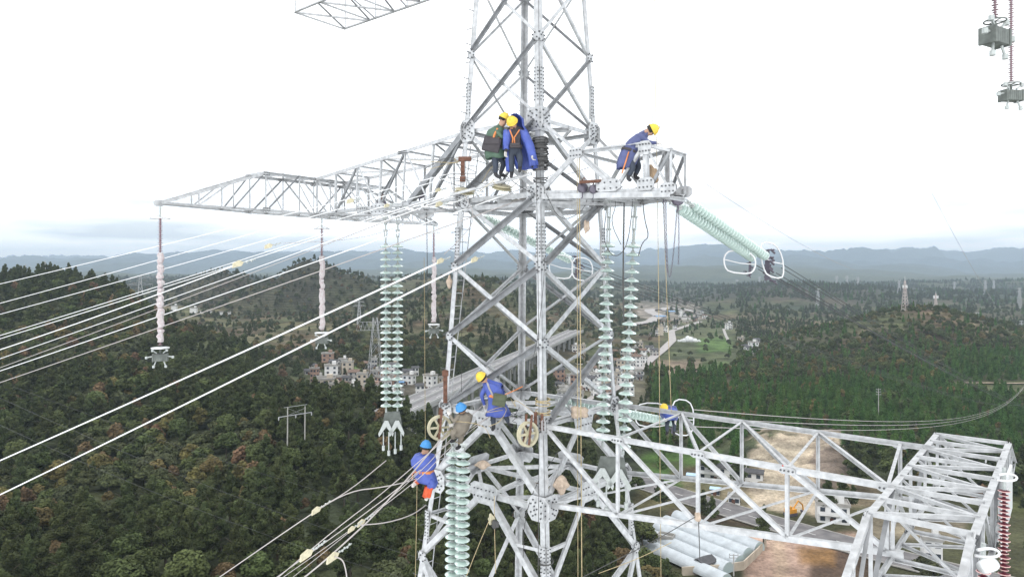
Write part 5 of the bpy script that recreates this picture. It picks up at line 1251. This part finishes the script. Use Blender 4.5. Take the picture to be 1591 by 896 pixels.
# ---------------- the linemen
SK = mat('skin', (.42, .25, .17), .6)
def cloth(n, c, rough=.7, var=.15): return mat(n, c, rough, 0, var, 7, bump=.4)
PM = {'green': cloth('green_jacket', (.07, .12, .085)), 'dark': cloth('dark_work_cloth', (.035, .045, .065)), 'vest': cloth('dark_vest', (.05, .045, .05)), 'blue': cloth('blue_rain_plastic', (.065, .10, .36), .45), 'navy': cloth('navy_coat', (.075, .09, .20), .65),
      'grey': cloth('grey_brown_jacket', (.17, .15, .12)), 'boot': cloth('black_boot', (.03, .03, .033)), 'glove': cloth('pale_glove', (.55, .53, .50)), 'orange': cloth('orange_webbing', (.55, .20, .07)), 'red': cloth('orange_red_trousers', (.62, .10, .035)),
      'bag': cloth('tool_bag', (.075, .09, .055)), 'yh': mat('yellow_helmet', (.66, .47, .05), .45), 'bh': mat('blue_helmet', (.045, .22, .50), .45), 'hair': cloth('black_hair', (.02, .018, .016)), 'strap': cloth('grey_strap', (.30, .29, .30))}
def person(label, d, J, top, pants, helmet, boot='boot', hand='glove', k=1., face=(1, 0, -.3)):
    """J: joint -> (px, py, depth offset). One skinned body, clothing as children."""
    org = W(J['origin'][0], J['origin'][1], d); P = {n: W(p[0], p[1], d+p[2])-org for n, p in J.items() if n != 'origin'}
    root = empty('person', org, label=label, cat='person', group='linemen at work')
    vs, es, rs, own = [], [], [], []
    def add(p, r, o_): vs.append(Vector(p)); rs.append(r*k); own.append(o_); return len(vs)-1
    pel = add(P['pelvis'], .135, 'p'); spi = add((P['pelvis']+P['chest'])/2, .125, 't'); che = add(P['chest'], .15, 't'); nk = add(P['neck'], .058, 't')
    fdir = Vector(face).normalized(); hd = P['head']; hu = (hd-P['neck']).normalized()
    h0 = add(hd-hu*.05+fdir*.02, .082, 'h'); h1 = add(hd+hu*.05, .093, 'h'); h2 = add(hd+hu*.11, .06, 'h')
    nose = add(hd-hu*.02+fdir*.115, .012, 'h')
    es += [(pel, spi), (spi, che), (che, nk), (nk, h0), (h0, h1), (h1, h2), (h0, nose)]
    for s in ('l', 'r'):
        sh = add(P['sh'+s], .068, 't'); el = add(P['el'+s], .052, 'a'); wr = add(P['wr'+s], .036, 'w')
        hdv = (P['wr'+s]-P['el'+s]).normalized(); pm = add(P['wr'+s]+hdv*.07, .034, 'g'); es += [(che, sh), (sh, el), (el, wr), (wr, pm)]
        sd_ = hdv.orthogonal().normalized(); nn = hdv.cross(sd_)
        for j in range(4):
            b_ = P['wr'+s]+hdv*.10+sd_*(j-1.5)*.021; f1 = add(b_, .0105, 'g'); f2 = add(b_+hdv*(.035+.004*(1.5-abs(j-1.5)))-nn*.012, .0095, 'g'); f3 = add(b_+hdv*.05-nn*.038, .0085, 'g'); es += [(pm, f1), (f1, f2), (f2, f3)]
        t1 = add(P['wr'+s]+hdv*.05+sd_*.045-nn*.015, .012, 'g'); t2 = add(P['wr'+s]+hdv*.085+sd_*.05-nn*.035, .010, 'g'); es += [(pm, t1), (t1, t2)]
        hp = add(P['hp'+s], .095, 'p'); kn = add(P['kn'+s], .066, 'l'); an = add(P['an'+s], .045, 'b'); to = add(P['to'+s], .040, 'b')
        cf = add(P['kn'+s].lerp(P['an'+s], .35), .060, 'l'); es += [(pel, hp), (hp, kn), (kn, cf), (cf, an), (an, to)]
    me = bpy.data.meshes.new('b'); me.from_pydata(vs, es, []); o = bpy.data.objects.new('b', me); col.objects.link(o)
    md = o.modifiers.new('s', 'SKIN'); md.use_smooth_shade = True
    for i, v in enumerate(me.skin_vertices[0].data): v.radius = (rs[i], rs[i]); v.use_root = (i == pel)
    o.modifiers.new('u', 'SUBSURF').levels = 2
    dg = bpy.context.evaluated_depsgraph_get(); bm_ = bpy.data.meshes.new_from_object(o.evaluated_get(dg)); bpy.data.objects.remove(o)
    bm_.materials.clear()
    for q_ in (SK, PM[top], PM[pants], PM[boot], PM[hand]): bm_.materials.append(q_)
    mi = {'h': 0, 't': 1, 'a': 1, 'p': 2, 'l': 2, 'b': 3, 'g': 4, 'w': 1}; A_ = np.array([tuple(v) for v in vs])
    ea = np.array([a for a, b_ in es]); eb = np.array([b_ for a, b_ in es])
    for p in bm_.polygons:
        c = np.array(p.center); a = A_[ea]; b_ = A_[eb]; ab = b_-a; t_ = np.clip(((c-a)*ab).sum(1)/np.maximum((ab**2).sum(1), 1e-9), 0, 1)
        dd_ = np.linalg.norm(c-(a+ab*t_[:, None]), axis=1)-np.array([lerp(rs[i], rs[j], tt) for (i, j), tt in zip(es, t_)]); j = int(np.argmin(dd_))
        w_ = own[es[j][0]] if t_[j] < .5 else own[es[j][1]]
        p.material_index = mi[w_]
    body = bpy.data.objects.new('body', bm_); col.objects.link(body); body.parent = root
    # face details
    if face:
        e_ = MB(); sd2 = fdir.cross(hu).normalized()
        for s in (-1, 1): e_.add(*ico(hd+hu*.02+fdir*.085+sd2*.033*s, .012, 1, 1))
        e_.add(*ico(hd-hu*.06+fdir*.085, .018, 2, 1)); ee = e_.build('face_features', PM['hair'], root)
    hr = MB(); q = hu.to_track_quat('Z', 'Y')
    hr.lathe([(.098*k, -.05), (.104*k, 0), (.10*k, .04)], 16, hd+hu*.05-fdir*.018, hu); hr.build('hair', PM['hair'], root, smooth=True)
    hm_ = MB(); c = hd+hu*.075*k; R_ = .119*k
    prof = [(R_*1.12, -.02), (R_*1.12, -.010), (R_*1.02, .0)]+[(R_*math.cos(t_), R_*1.0*math.sin(t_)) for t_ in np.linspace(.12, math.pi/2-.02, 7)]+[(0, R_)]
    hm_.lathe([(R_*.9, -.015)]+prof, 20, c, hu); hm_.box(c+hu*R_*.93, .03, .10, .025, q.to_matrix()); hm_.build('helmet', PM[helmet], root, smooth=True)
    return root, P, org
def loft(rings, name, m, root, org, d, fold=.12, nf=9, seed=1, n=28, closed=True, arc=(0, 2*math.pi)):
    """cloth shell through rings (px, py, depth offset, half width, half depth)"""
    vs = []; rr = random.Random(seed); ph = rr.uniform(0, 6)
    for i, (px, py, dz, rx, ry) in enumerate(rings):
        c = W(px, py, d+dz)-org; f = fold*(i/max(1, len(rings)-1)); 
        for j in range(n):
            t_ = arc[0]+(arc[1]-arc[0])*j/(n-(0 if closed else 1)); k_ = 1+f*math.sin(nf*t_+ph+i*.5)+f*.5*math.sin((nf*2+1)*t_+i)
            vs.append(c+Vector((rx*math.cos(t_)*k_+rr.uniform(-.009, .009), ry*math.sin(t_)*k_+rr.uniform(-.012, .012), .012*math.sin(t_*5+i))))
    fs = [(i*n+j, i*n+(j+1) % n, (i+1)*n+(j+1) % n, (i+1)*n+j) for i in range(len(rings)-1) for j in range(n if closed else n-1)]
    o = MB().add(vs, fs).build(name, m, root, smooth=True); s = o.modifiers.new('solid', 'SOLIDIFY'); s.thickness = .008; return o
def belt(c, rx, ry, tilt, name, m, root, h=.05, dirn=(0, 0, 1)):
    n = 22; q = Vector(dirn).to_track_quat('Z', 'Y'); vs = []
    for zz in (-h/2, h/2):
        for j in range(n): t_ = 2*math.pi*j/n; vs.append(Vector(c)+q @ Vector((rx*math.cos(t_), ry*math.sin(t_), zz)))
    o = MB().add(vs, [(j, (j+1) % n, (j+1) % n+n, j+n) for j in range(n)]).build(name, m, root, smooth=True); o.modifiers.new('solid', 'SOLIDIFY').thickness = .012; return o
def strap(pts, name, m, root, org, d, w=.02): MB().tube([W(p[0], p[1], d+p[2])-org for p in pts], w, 6).build(name, m, root)
def bag(c, sx, sy, sz, root, m='bag', rot=0):
    import bmesh
    bm = bmesh.new(); bmesh.ops.create_cube(bm, size=1); bmesh.ops.scale(bm, vec=(sx, sy, sz), verts=bm.verts)
    bmesh.ops.bevel(bm, geom=bm.edges[:], offset=min(sx, sy, sz)*.22, segments=3, affect='EDGES', profile=.6); bm.transform(Matrix.Rotation(rot, 4, 'Y')); 
    me = bpy.data.meshes.new('tool_bag'); bm.to_mesh(me); bm.free(); me.materials.append(PM[m]); o = bpy.data.objects.new('tool_bag', me); col.objects.link(o); o.parent = root; o.location = c
    f = MB().box((0, -sy*.5-.008, sz*.22), sx*.86, .02, sz*.42, ).build('flap', PM[m], o); return o
# 1 green jacket, bag on the hip, bent towards his mate
d = 15.45
J = dict(origin=(772, 277), pelvis=(770, 235, 0), chest=(770, 208, 0), neck=(777, 196, -.02), head=(781, 188, -.03), shl=(769, 202, -.13), ell=(780, 214, -.2), wrl=(791, 207, -.1), shr=(774, 202, .12), elr=(784, 212, .16), wrr=(793, 205, .12),
         hpl=(768, 239, -.09), knl=(770, 257, -.1), anl=(770, 273, -.08), tol=(779, 276, -.12), hpr=(773, 239, .09), knr=(783, 254, .1), anr=(777, 271, .12), tor=(786, 274, .1))
r1, P1, o1 = person('lineman in green jacket with yellow helmet and shoulder bag, leaning to his mate', d, J, 'green', 'dark', 'yh', face=(.75, -.35, -.6))
loft([(774, 198, 0, .10, .11), (771, 204, 0, .20, .17), (769, 214, 0, .21, .18), (768, 226, 0, .20, .17), (769, 240, 0, .22, .18), (771, 247, 0, .23, .18)], 'jacket', PM['green'], r1, o1, d, .06, 6)
belt(W(769, 230, d)-o1, .215, .185, 0, 'belt', PM['vest'], r1); bag(W(764, 225, d-.14)-o1, .40, .16, .33, r1, 'vest', .25)
strap([(773, 200, -.15), (768, 210, -.20), (766, 220, -.2)], 'harness', PM['orange'], r1, o1, d, .028); strap([(779, 200, -.1), (775, 215, -.19), (770, 226, -.2)], 'harness', PM['orange'], r1, o1, d, .018)
loft([(777, 199, .02, .07, .07), (774, 201, .04, .13, .13), (771, 204, .05, .12, .13)], 'hood', PM['green'], r1, o1, d, .05, 4)
# 2 blue rain cape with hood, facing us
d = 15.25
J = dict(origin=(800, 272), pelvis=(800, 234, 0), chest=(800, 208, 0), neck=(799, 196, -.03), head=(797, 192, -.10), shl=(789, 204, -.02), ell=(787, 220, -.08), wrl=(786, 234, -.1), shr=(811, 204, .03), elr=(820, 222, -.05), wrr=(826, 240, -.1),
         hpl=(795, 238, 0), knl=(795, 256, -.05), anl=(795, 271, 0), tol=(794, 275, -.16), hpr=(806, 238, 0), knr=(808, 248, -.22), anr=(808, 262, -.1), tor=(807, 267, -.22))
r2, P2, o2 = person('lineman in blue hooded rain cape facing the camera with head bowed', d, J, 'vest', 'dark', 'yh', hand='glove', face=(-.1, -.8, -.55))
loft([(800, 177, .0, .02, .03), (801, 180, .02, .10, .12), (802, 186, .04, .155, .17), (803, 196, .05, .16, .15), (804, 204, .05, .21, .16), (808, 216, .05, .22, .17), (812, 232, .05, .24, .18), (815, 248, .05, .26, .18), (819, 262, .05, .22, .16)], 'rain_cape', PM['blue'], r2, o2, d, .09, 7, 2, closed=False, arc=(-.75, 3.75))
loft([(789, 203, -.04, .09, .10), (788, 212, -.06, .085, .09), (787, 224, -.08, .07, .08), (786, 232, -.1, .06, .06)], 'sleeve', PM['blue'], r2, o2, d, .05, 5)
loft([(812, 203, .0, .10, .10), (817, 214, -.02, .10, .10), (822, 226, -.04, .10, .09), (826, 240, -.06, .09, .08), (829, 258, -.04, .10, .06)], 'sleeve', PM['blue'], r2, o2, d, .10, 5)
loft([(791, 236, .06, .05, .10), (790, 250, .08, .06, .12), (792, 266, .08, .07, .12)], 'cape_panel', PM['blue'], r2, o2, d, .1, 5)
belt(W(800, 229, d)-o2, .17, .16, 0, 'belt', PM['vest'], r2, .08)
for a in ([(792, 202, -.13), (797, 215, -.18), (796, 226, -.17)], [(807, 202, -.12), (799, 214, -.18), (800, 228, -.17)]): strap(a, 'harness', PM['orange'], r2, o2, d, .016)
bag(W(800, 226, d-.19)-o2, .22, .07, .10, r2, 'vest')
# 3 navy coat, leaning out over the right arm
d = 13.9
J = dict(origin=(983, 281), pelvis=(978, 242, .05), chest=(993, 214, 0), neck=(1003, 207, -.02), head=(1009, 204, -.04), shl=(995, 212, -.14), ell=(1008, 222, -.2), wrl=(1017, 222, -.18), shr=(997, 209, .14), elr=(1007, 203, .12), wrr=(1015, 200, .05),
         hpl=(976, 244, -.07), knl=(984, 260, -.15), anl=(975, 277, -.08), tol=(981, 281, -.12), hpr=(983, 244, .1), knr=(993, 258, .08), anr=(986, 275, .1), tor=(994, 278, .06))
r3, P3, o3 = person('lineman in navy coat leaning over the right arm under a yellow helmet', d, J, 'navy', 'dark', 'yh', hand='glove', face=(.8, -.3, -.6))
loft([(1002, 208, 0, .07, .10), (996, 211, 0, .14, .16), (989, 219, 0, .18, .18), (982, 231, 0, .19, .18), (977, 243, 0, .20, .19), (973, 254, 0, .19, .18), (971, 262, 0, .17, .17)], 'coat', PM['navy'], r3, o3, d, .08, 6, 4)
belt(W(979, 236, d)-o3, .2, .19, 0, 'belt', PM['vest'], r3, .05, (.4, 0, 1)); strap([(977, 236, -.2), (972, 252, -.22), (966, 270, -.2)], 'lanyard', PM['orange'], r3, o3, d, .014)
# 4 blue coat and yellow helmet, back to us on the lower platform
d = 15.5
J = dict(origin=(778, 668), pelvis=(773, 628, 0), chest=(765, 602, 0), neck=(756, 592, -.02), head=(751, 588, -.05), shl=(755, 599, 0), ell=(748, 614, .03), wrl=(752, 626, .12), shr=(776, 598, .05), elr=(782, 612, .16), wrr=(775, 622, .28),
         hpl=(767, 631, 0), knl=(766, 648, 0), anl=(767, 664, 0), tol=(765, 668, .12), hpr=(780, 630, 0), knr=(785, 645, -.02), anr=(792, 659, 0), tor=(796, 661, .1))
r4, P4, o4 = person('lineman with yellow helmet, blue coat, orange belt and green tool bag, back turned', d, J, 'blue', 'dark', 'yh', face=(-.6, .6, -.5))
loft([(757, 593, 0, .09, .10), (763, 597, 0, .19, .15), (767, 607, 0, .195, .16), (770, 617, 0, .17, .15), (773, 628, 0, .20, .17), (774, 637, 0, .24, .19), (774, 645, 0, .27, .20)], 'rain_coat', PM['blue'], r4, o4, d, .08, 6, 5)
belt(W(770, 614, d)-o4, .205, .18, 0, 'belt', PM['orange'], r4, .07, (.15, 0, 1)); bag(W(776, 621, d-.19)-o4, .30, .12, .27, r4, 'bag', .2)
strap([(757, 594, -.13), (760, 603, -.18), (766, 614, -.19)], 'harness', PM['strap'], r4, o4, d, .022); strap([(784, 613, -.1), (800, 606, -.1), (812, 600, -.05)], 'lanyard', PM['orange'], r4, o4, d, .012)
# 5 crouching behind the left leg
d = 15.25
J = dict(origin=(705, 683), pelvis=(715, 664, 0), chest=(721, 648, 0), neck=(720, 641, 0), head=(718, 637, -.03), shl=(713, 646, -.08), ell=(705, 655, -.15), wrl=(700, 646, -.1), shr=(727, 648, .08), elr=(722, 660, .12), wrr=(708, 660, .1),
         hpl=(712, 667, -.05), knl=(703, 672, -.22), anl=(705, 683, -.05), tol=(699, 686, -.12), hpr=(719, 667, .05), knr=(716, 680, -.1), anr=(714, 694, 0), tor=(708, 697, -.08))
r5, P5, o5 = person('lineman in grey-brown jacket and blue helmet crouching behind left leg', d, J, 'grey', 'grey', 'bh', face=(-.7, -.2, -.6))
loft([(721, 641, 0, .10, .10), (722, 646, 0, .17, .15), (720, 655, 0, .17, .16), (716, 666, 0, .17, .17), (710, 676, -.02, .15, .16)], 'jacket', PM['grey'], r5, o5, d, .07, 5, 6)
# 6 hanging on the outside of the left leg
d = 15.1
J = dict(origin=(662, 775), pelvis=(661, 738, 0), chest=(659, 714, 0), neck=(660, 703, 0), head=(661, 697, 0), shl=(648, 711, 0), ell=(645, 722, .15), wrl=(655, 728, .3), shr=(671, 711, 0), elr=(675, 722, .15), wrr=(672, 730, .3),
         hpl=(654, 741, 0), knl=(648, 748, .12), anl=(643, 752, .05), tol=(640, 757, 0), hpr=(667, 741, 0), knr=(671, 753, -.12), anr=(664, 772, 0), tor=(661, 777, -.06))
r6, P6, o6 = person('lineman in billowing blue rain top and red trousers hanging outside left leg', d, J, 'blue', 'red', 'bh', hand='glove', boot='glove', face=(.1, .8, -.3))
loft([(660, 704, 0, .11, .12), (659, 707, 0, .22, .19), (658, 714, 0, .275, .24), (658, 722, 0, .26, .23), (659, 729, 0, .20, .18), (660, 736, 0, .21, .19), (662, 743, 0, .22, .19), (665, 748, 0, .20, .17)], 'rain_top', PM['blue'], r6, o6, d, .07, 7, 7)
loft([(668, 742, -.02, .12, .13), (672, 750, -.06, .11, .12), (670, 756, -.06, .10, .10)], 'coat_tail', PM['blue'], r6, o6, d, .08, 5, 8)
loft([(667, 754, -.06, .085, .085), (665, 762, -.04, .085, .085), (663, 771, -.01, .08, .08)], 'trouser_leg', PM['red'], r6, o6, d, .04, 5, 9)
belt(W(659.5, 731, d)-o6, .215, .195, 0, 'belt', PM['orange'], r6, .07); strap([(648, 731, -.1), (641, 735, -.1), (640, 745, -.1)], 'lanyard', PM['orange'], r6, o6, d, .012)
# 7 behind the lower arm, seen from above
d = 21.5
J = dict(origin=(1042, 672), pelvis=(1042, 648, .3), chest=(1040, 635, .05), neck=(1036, 633, -.12), head=(1033, 633, -.24), shl=(1028, 634, 0), ell=(1024, 640, -.15), wrl=(1030, 648, -.2), shr=(1049, 633, .05), elr=(1052, 642, -.1), wrr=(1050, 652, -.2),
         hpl=(1038, 650, .3), knl=(1036, 660, .1), anl=(1037, 672, .2), tol=(1035, 675, .1), hpr=(1046, 650, .3), knr=(1048, 660, .1), anr=(1047, 672, .2), tor=(1047, 675, .1))
r7, P7, o7 = person('lineman in blue with yellow helmet seen beyond the lower cross-arm', d, J, 'navy', 'dark', 'yh', face=(-.2, -.5, -.8))
loft([(1036, 632, -.1, .12, .12), (1039, 635, 0, .24, .2), (1041, 642, .1, .23, .22), (1042, 650, .2, .21, .22)], 'coat', PM['blue'], r7, o7, d, .06, 6, 9)
# ---------------- far pylons, poles, masts
def mini_pylon(px, py, d, H, label, arms=2, wr=.16, base=None, name='distant_pylon', m=None, group='pylons far across the valley', th=None, armw=.22):
    p = base or at(px, d); th = th or max(.12, d*.00035); o = empty(name, p, .4, label=label, cat='pylon', group=group); m = m or M['steel']
    bw = H*wr/2; w_ = lambda z: bw*(1-z/H*.82)
    body = MB(); 
    for sx, sy in ((-1, -1), (1, -1), (1, 1), (-1, 1)): body.tube([(sx*w_(0), sy*w_(0), -1), (sx*w_(H), sy*w_(H), H)], th, 4)
    n = 9
    for i in range(n):
        z0, z1 = H*i/n, H*(i+1)/n; a, b_ = w_(z0), w_(z1)
        for (s1, t1), (s2, t2) in (((-1, -1), (1, -1)), ((1, -1), (1, 1)), ((1, 1), (-1, 1)), ((-1, 1), (-1, -1))):
            body.tube([(s1*a, t1*a, z0), (s2*b_, t2*b_, z1)], th*.55, 4); body.tube([(s2*a, t2*a, z0), (s1*b_, t1*b_, z1)], th*.55, 4)
    body.build('mast', m, o)
    for k in range(arms):
        z = H*(.97-.14*k); aw = H*armw*(1 if k % 2 else .8); am = MB()
        for s in (-1, 1):
            am.tube([(s*w_(z), 0, z+H*.02), (s*aw, 0, z-H*.005)], th*.7, 4); am.tube([(s*w_(z), 0, z-H*.03), (s*aw, 0, z-H*.005)], th*.7, 4); am.tube([(s*aw, 0, z), (s*aw, 0, z-H*.05)], th*.6, 4)
            for f in (.3, .6): am.tube([(s*aw*f, 0, z+H*.012*(1-f)), (s*aw*(f+.2), 0, z-H*.02*(1-f))], th*.5, 4)
        am.build('cross_arm', m, o)
    return o
mini_pylon(583, 0, 330, 52, 'tall lattice pylon rising from the village behind glass strings', 0, .20, name='distant_pylon', th=.11)
g = at(583, 330); mini = None
for s, lab in ((-1, ''),):
    am = MB(); 
    for z in (46, 50): am.tube([(-9, 0, z), (9, 0, z)], .1, 4)
    for i in range(9): am.tube([(-9+i*2, 0, 46), (-8+i*2, 0, 50)], .07, 4); am.tube([(-8+i*2, 0, 50), (-7+i*2, 0, 46)], .07, 4)
    pr_ = [o for o in bpy.data.objects if o.name == 'distant_pylon'][0]; am.build('cross_arm', M['steel'], pr_)
specs = [(218, 700, 0, 'pylon on the skyline gap behind the leftmost jumper string', 45, 620), (40, 460, 0, 'thin mast pair at far left skyline', 12, 452), (70, 460, 0, 'second thin mast at far left skyline', 14, 452), (558, 0, 0, 'small pylon on slope left of the tall one', 28, 700),
 (1271, 0, 0, 'pylon standing at left end of the right-hand hills', 38, 1500), (1300, 0, 0, 'faint pylon on a distant ridge, right of centre', 40, 2300), (1316, 0, 0, 'second faint pylon on a distant ridge, right of centre', 40, 2300), (1333, 0, 0, 'third faint pylon on a distant ridge, right of centre', 42, 2200), (1397, 0, 0, 'grey pylon left of the telecom mast', 38, 1900),
 (1483, 0, 0, 'pylon on ridge above the knoll masts', 42, 2100), (1531, 0, 0, 'pylon between two ridge pylons at right', 45, 1900), (1544, 0, 0, 'faint pylon behind right ridge', 40, 2600), (1584, 0, 0, 'pylon at the right edge below the ridge', 42, 1400), (1519, 0, 0, 'slim pylon below the right ridge', 26, 950), (1587, 0, 0, 'slim pylon at right edge by the wood', 18, 720), (1180, 0, 0, 'tiny pylon in the central far hills', 40, 2900), (1145, 0, 0, 'tiny pylon left of another in the central hills', 40, 3000)]
for px, _, _, lab, H, d_ in specs: mini_pylon(px, 0, d_, H, lab, 2 if d_ > 500 else 0, .17 if H > 20 else .06)
def mast(px, d_, H, lab, ring=True):
    p = at(px, d_); o = mini_pylon(px, 0, d_, H, lab, 0, .16, name='telecom_mast', m=mat('mast_paint', (.55, .48, .46), .6), group='telecom masts on the wooded knoll', th=.22); mm = MB()
    for i in range(6):
        t_ = i*math.pi/3; mm.box((2.0*math.cos(t_), 2.0*math.sin(t_), H*.80), .7, .5, 3.0, Matrix.Rotation(t_, 3, 'Z')); mm.tube([(0, 0, H*.8), (2*math.cos(t_), 2*math.sin(t_), H*.8)], .12, 4)
    ob = mm.build('antenna', mat('antenna_white', (.75, .75, .75), .5), o); MB().tube([(0, 0, H*.9), (0, 0, H*1.15)], .22, 5).build('rod', M['alu'], o)
mast(1406, 690, 30, 'taller telecom mast with antennas on the wooded knoll'); mast(1454, 705, 17, 'shorter telecom mast with antennas, right on the knoll')
q_ = at(1455, 703); house(0, 0, 9, 1, 'beige', 'flat', 0, .7, 'small cream equipment hut beside shorter telecom mast', p=q_, detail=False, name='equipment_hut')
# concrete H-pole on the left slope
def hpole():
    pc = mat('concrete_pole', (.42, .41, .38), .8); a = W(446, 692, 205); b_ = W(473, 692, 214); o = empty('power_pole', a, label='twin-pole power line frame with three insulators above left forest', cat='power pole')
    top = W(447, 632, 205)-a; dv = b_-a
    MB().tube([(0, 0, -12), top], [.26, .17], 8).build('pole', pc, o); MB().tube([dv-Z3*12, dv+top+Z3*.8], [.26, .17], 8).build('pole', pc, o)
    l_ = W(433, 648, 201)-a; r_ = W(484, 640, 217)-a; MB().tube([l_, r_], .12, 5).build('crossbar', M['steel'], o); MB().tube([W(441, 633, 204)-a, W(477, 628, 215)-a], .07, 5).build('top_bar', M['steel'], o)
    MB().tube([W(447, 645, 205)-a, W(473, 634, 214)-a], .04, 4).tube([W(473, 644, 214)-a, W(447, 634, 205)-a], .04, 4).build('brace', M['steel'], o)
    for t_ in (.0, .5, 1.0):
        p = l_.lerp(r_, t_); MB().lathe([(.0, 0), (.18, -.1), (.14, -.3), (.2, -.4), (.14, -.6), (.2, -.7), (.14, -.9), (0, -1.1)], 8, p).build('insulator', M['alu'], o)
hpole()
def pole(px, py0, py1, d_, lab, arms=2):
    a = W(px, py1, d_); o = empty('power_pole', a, label=lab, cat='power pole', group='slim power poles'); H = (py1-py0)*d_/F0
    MB().tube([(0, 0, -6), (0, 0, H)], [.24, .15], 7).build('pole', mat('pole_c', (.45, .44, .42), .8), o); m = MB()
    for i in range(arms): m.box((0, 0, H*(.95-.12*i)), 2.6, .16, .16); [m.tube([(x, 0, H*(.95-.12*i)), (x, 0, H*(.95-.12*i)+.5)], .1, 5) for x in (-1.2, 1.2)]
    m.build('crossbar', M['steel'], o)
pole(1365, 603, 636, 360, 'slim pole rising from the cedar plantation at right', 3); pole(1140, 860, 895, 190, 'slim pole at the lower end of greenhouses', 2); pole(1295, 795, 830, 235, 'thin pole beside the dug slope', 1)
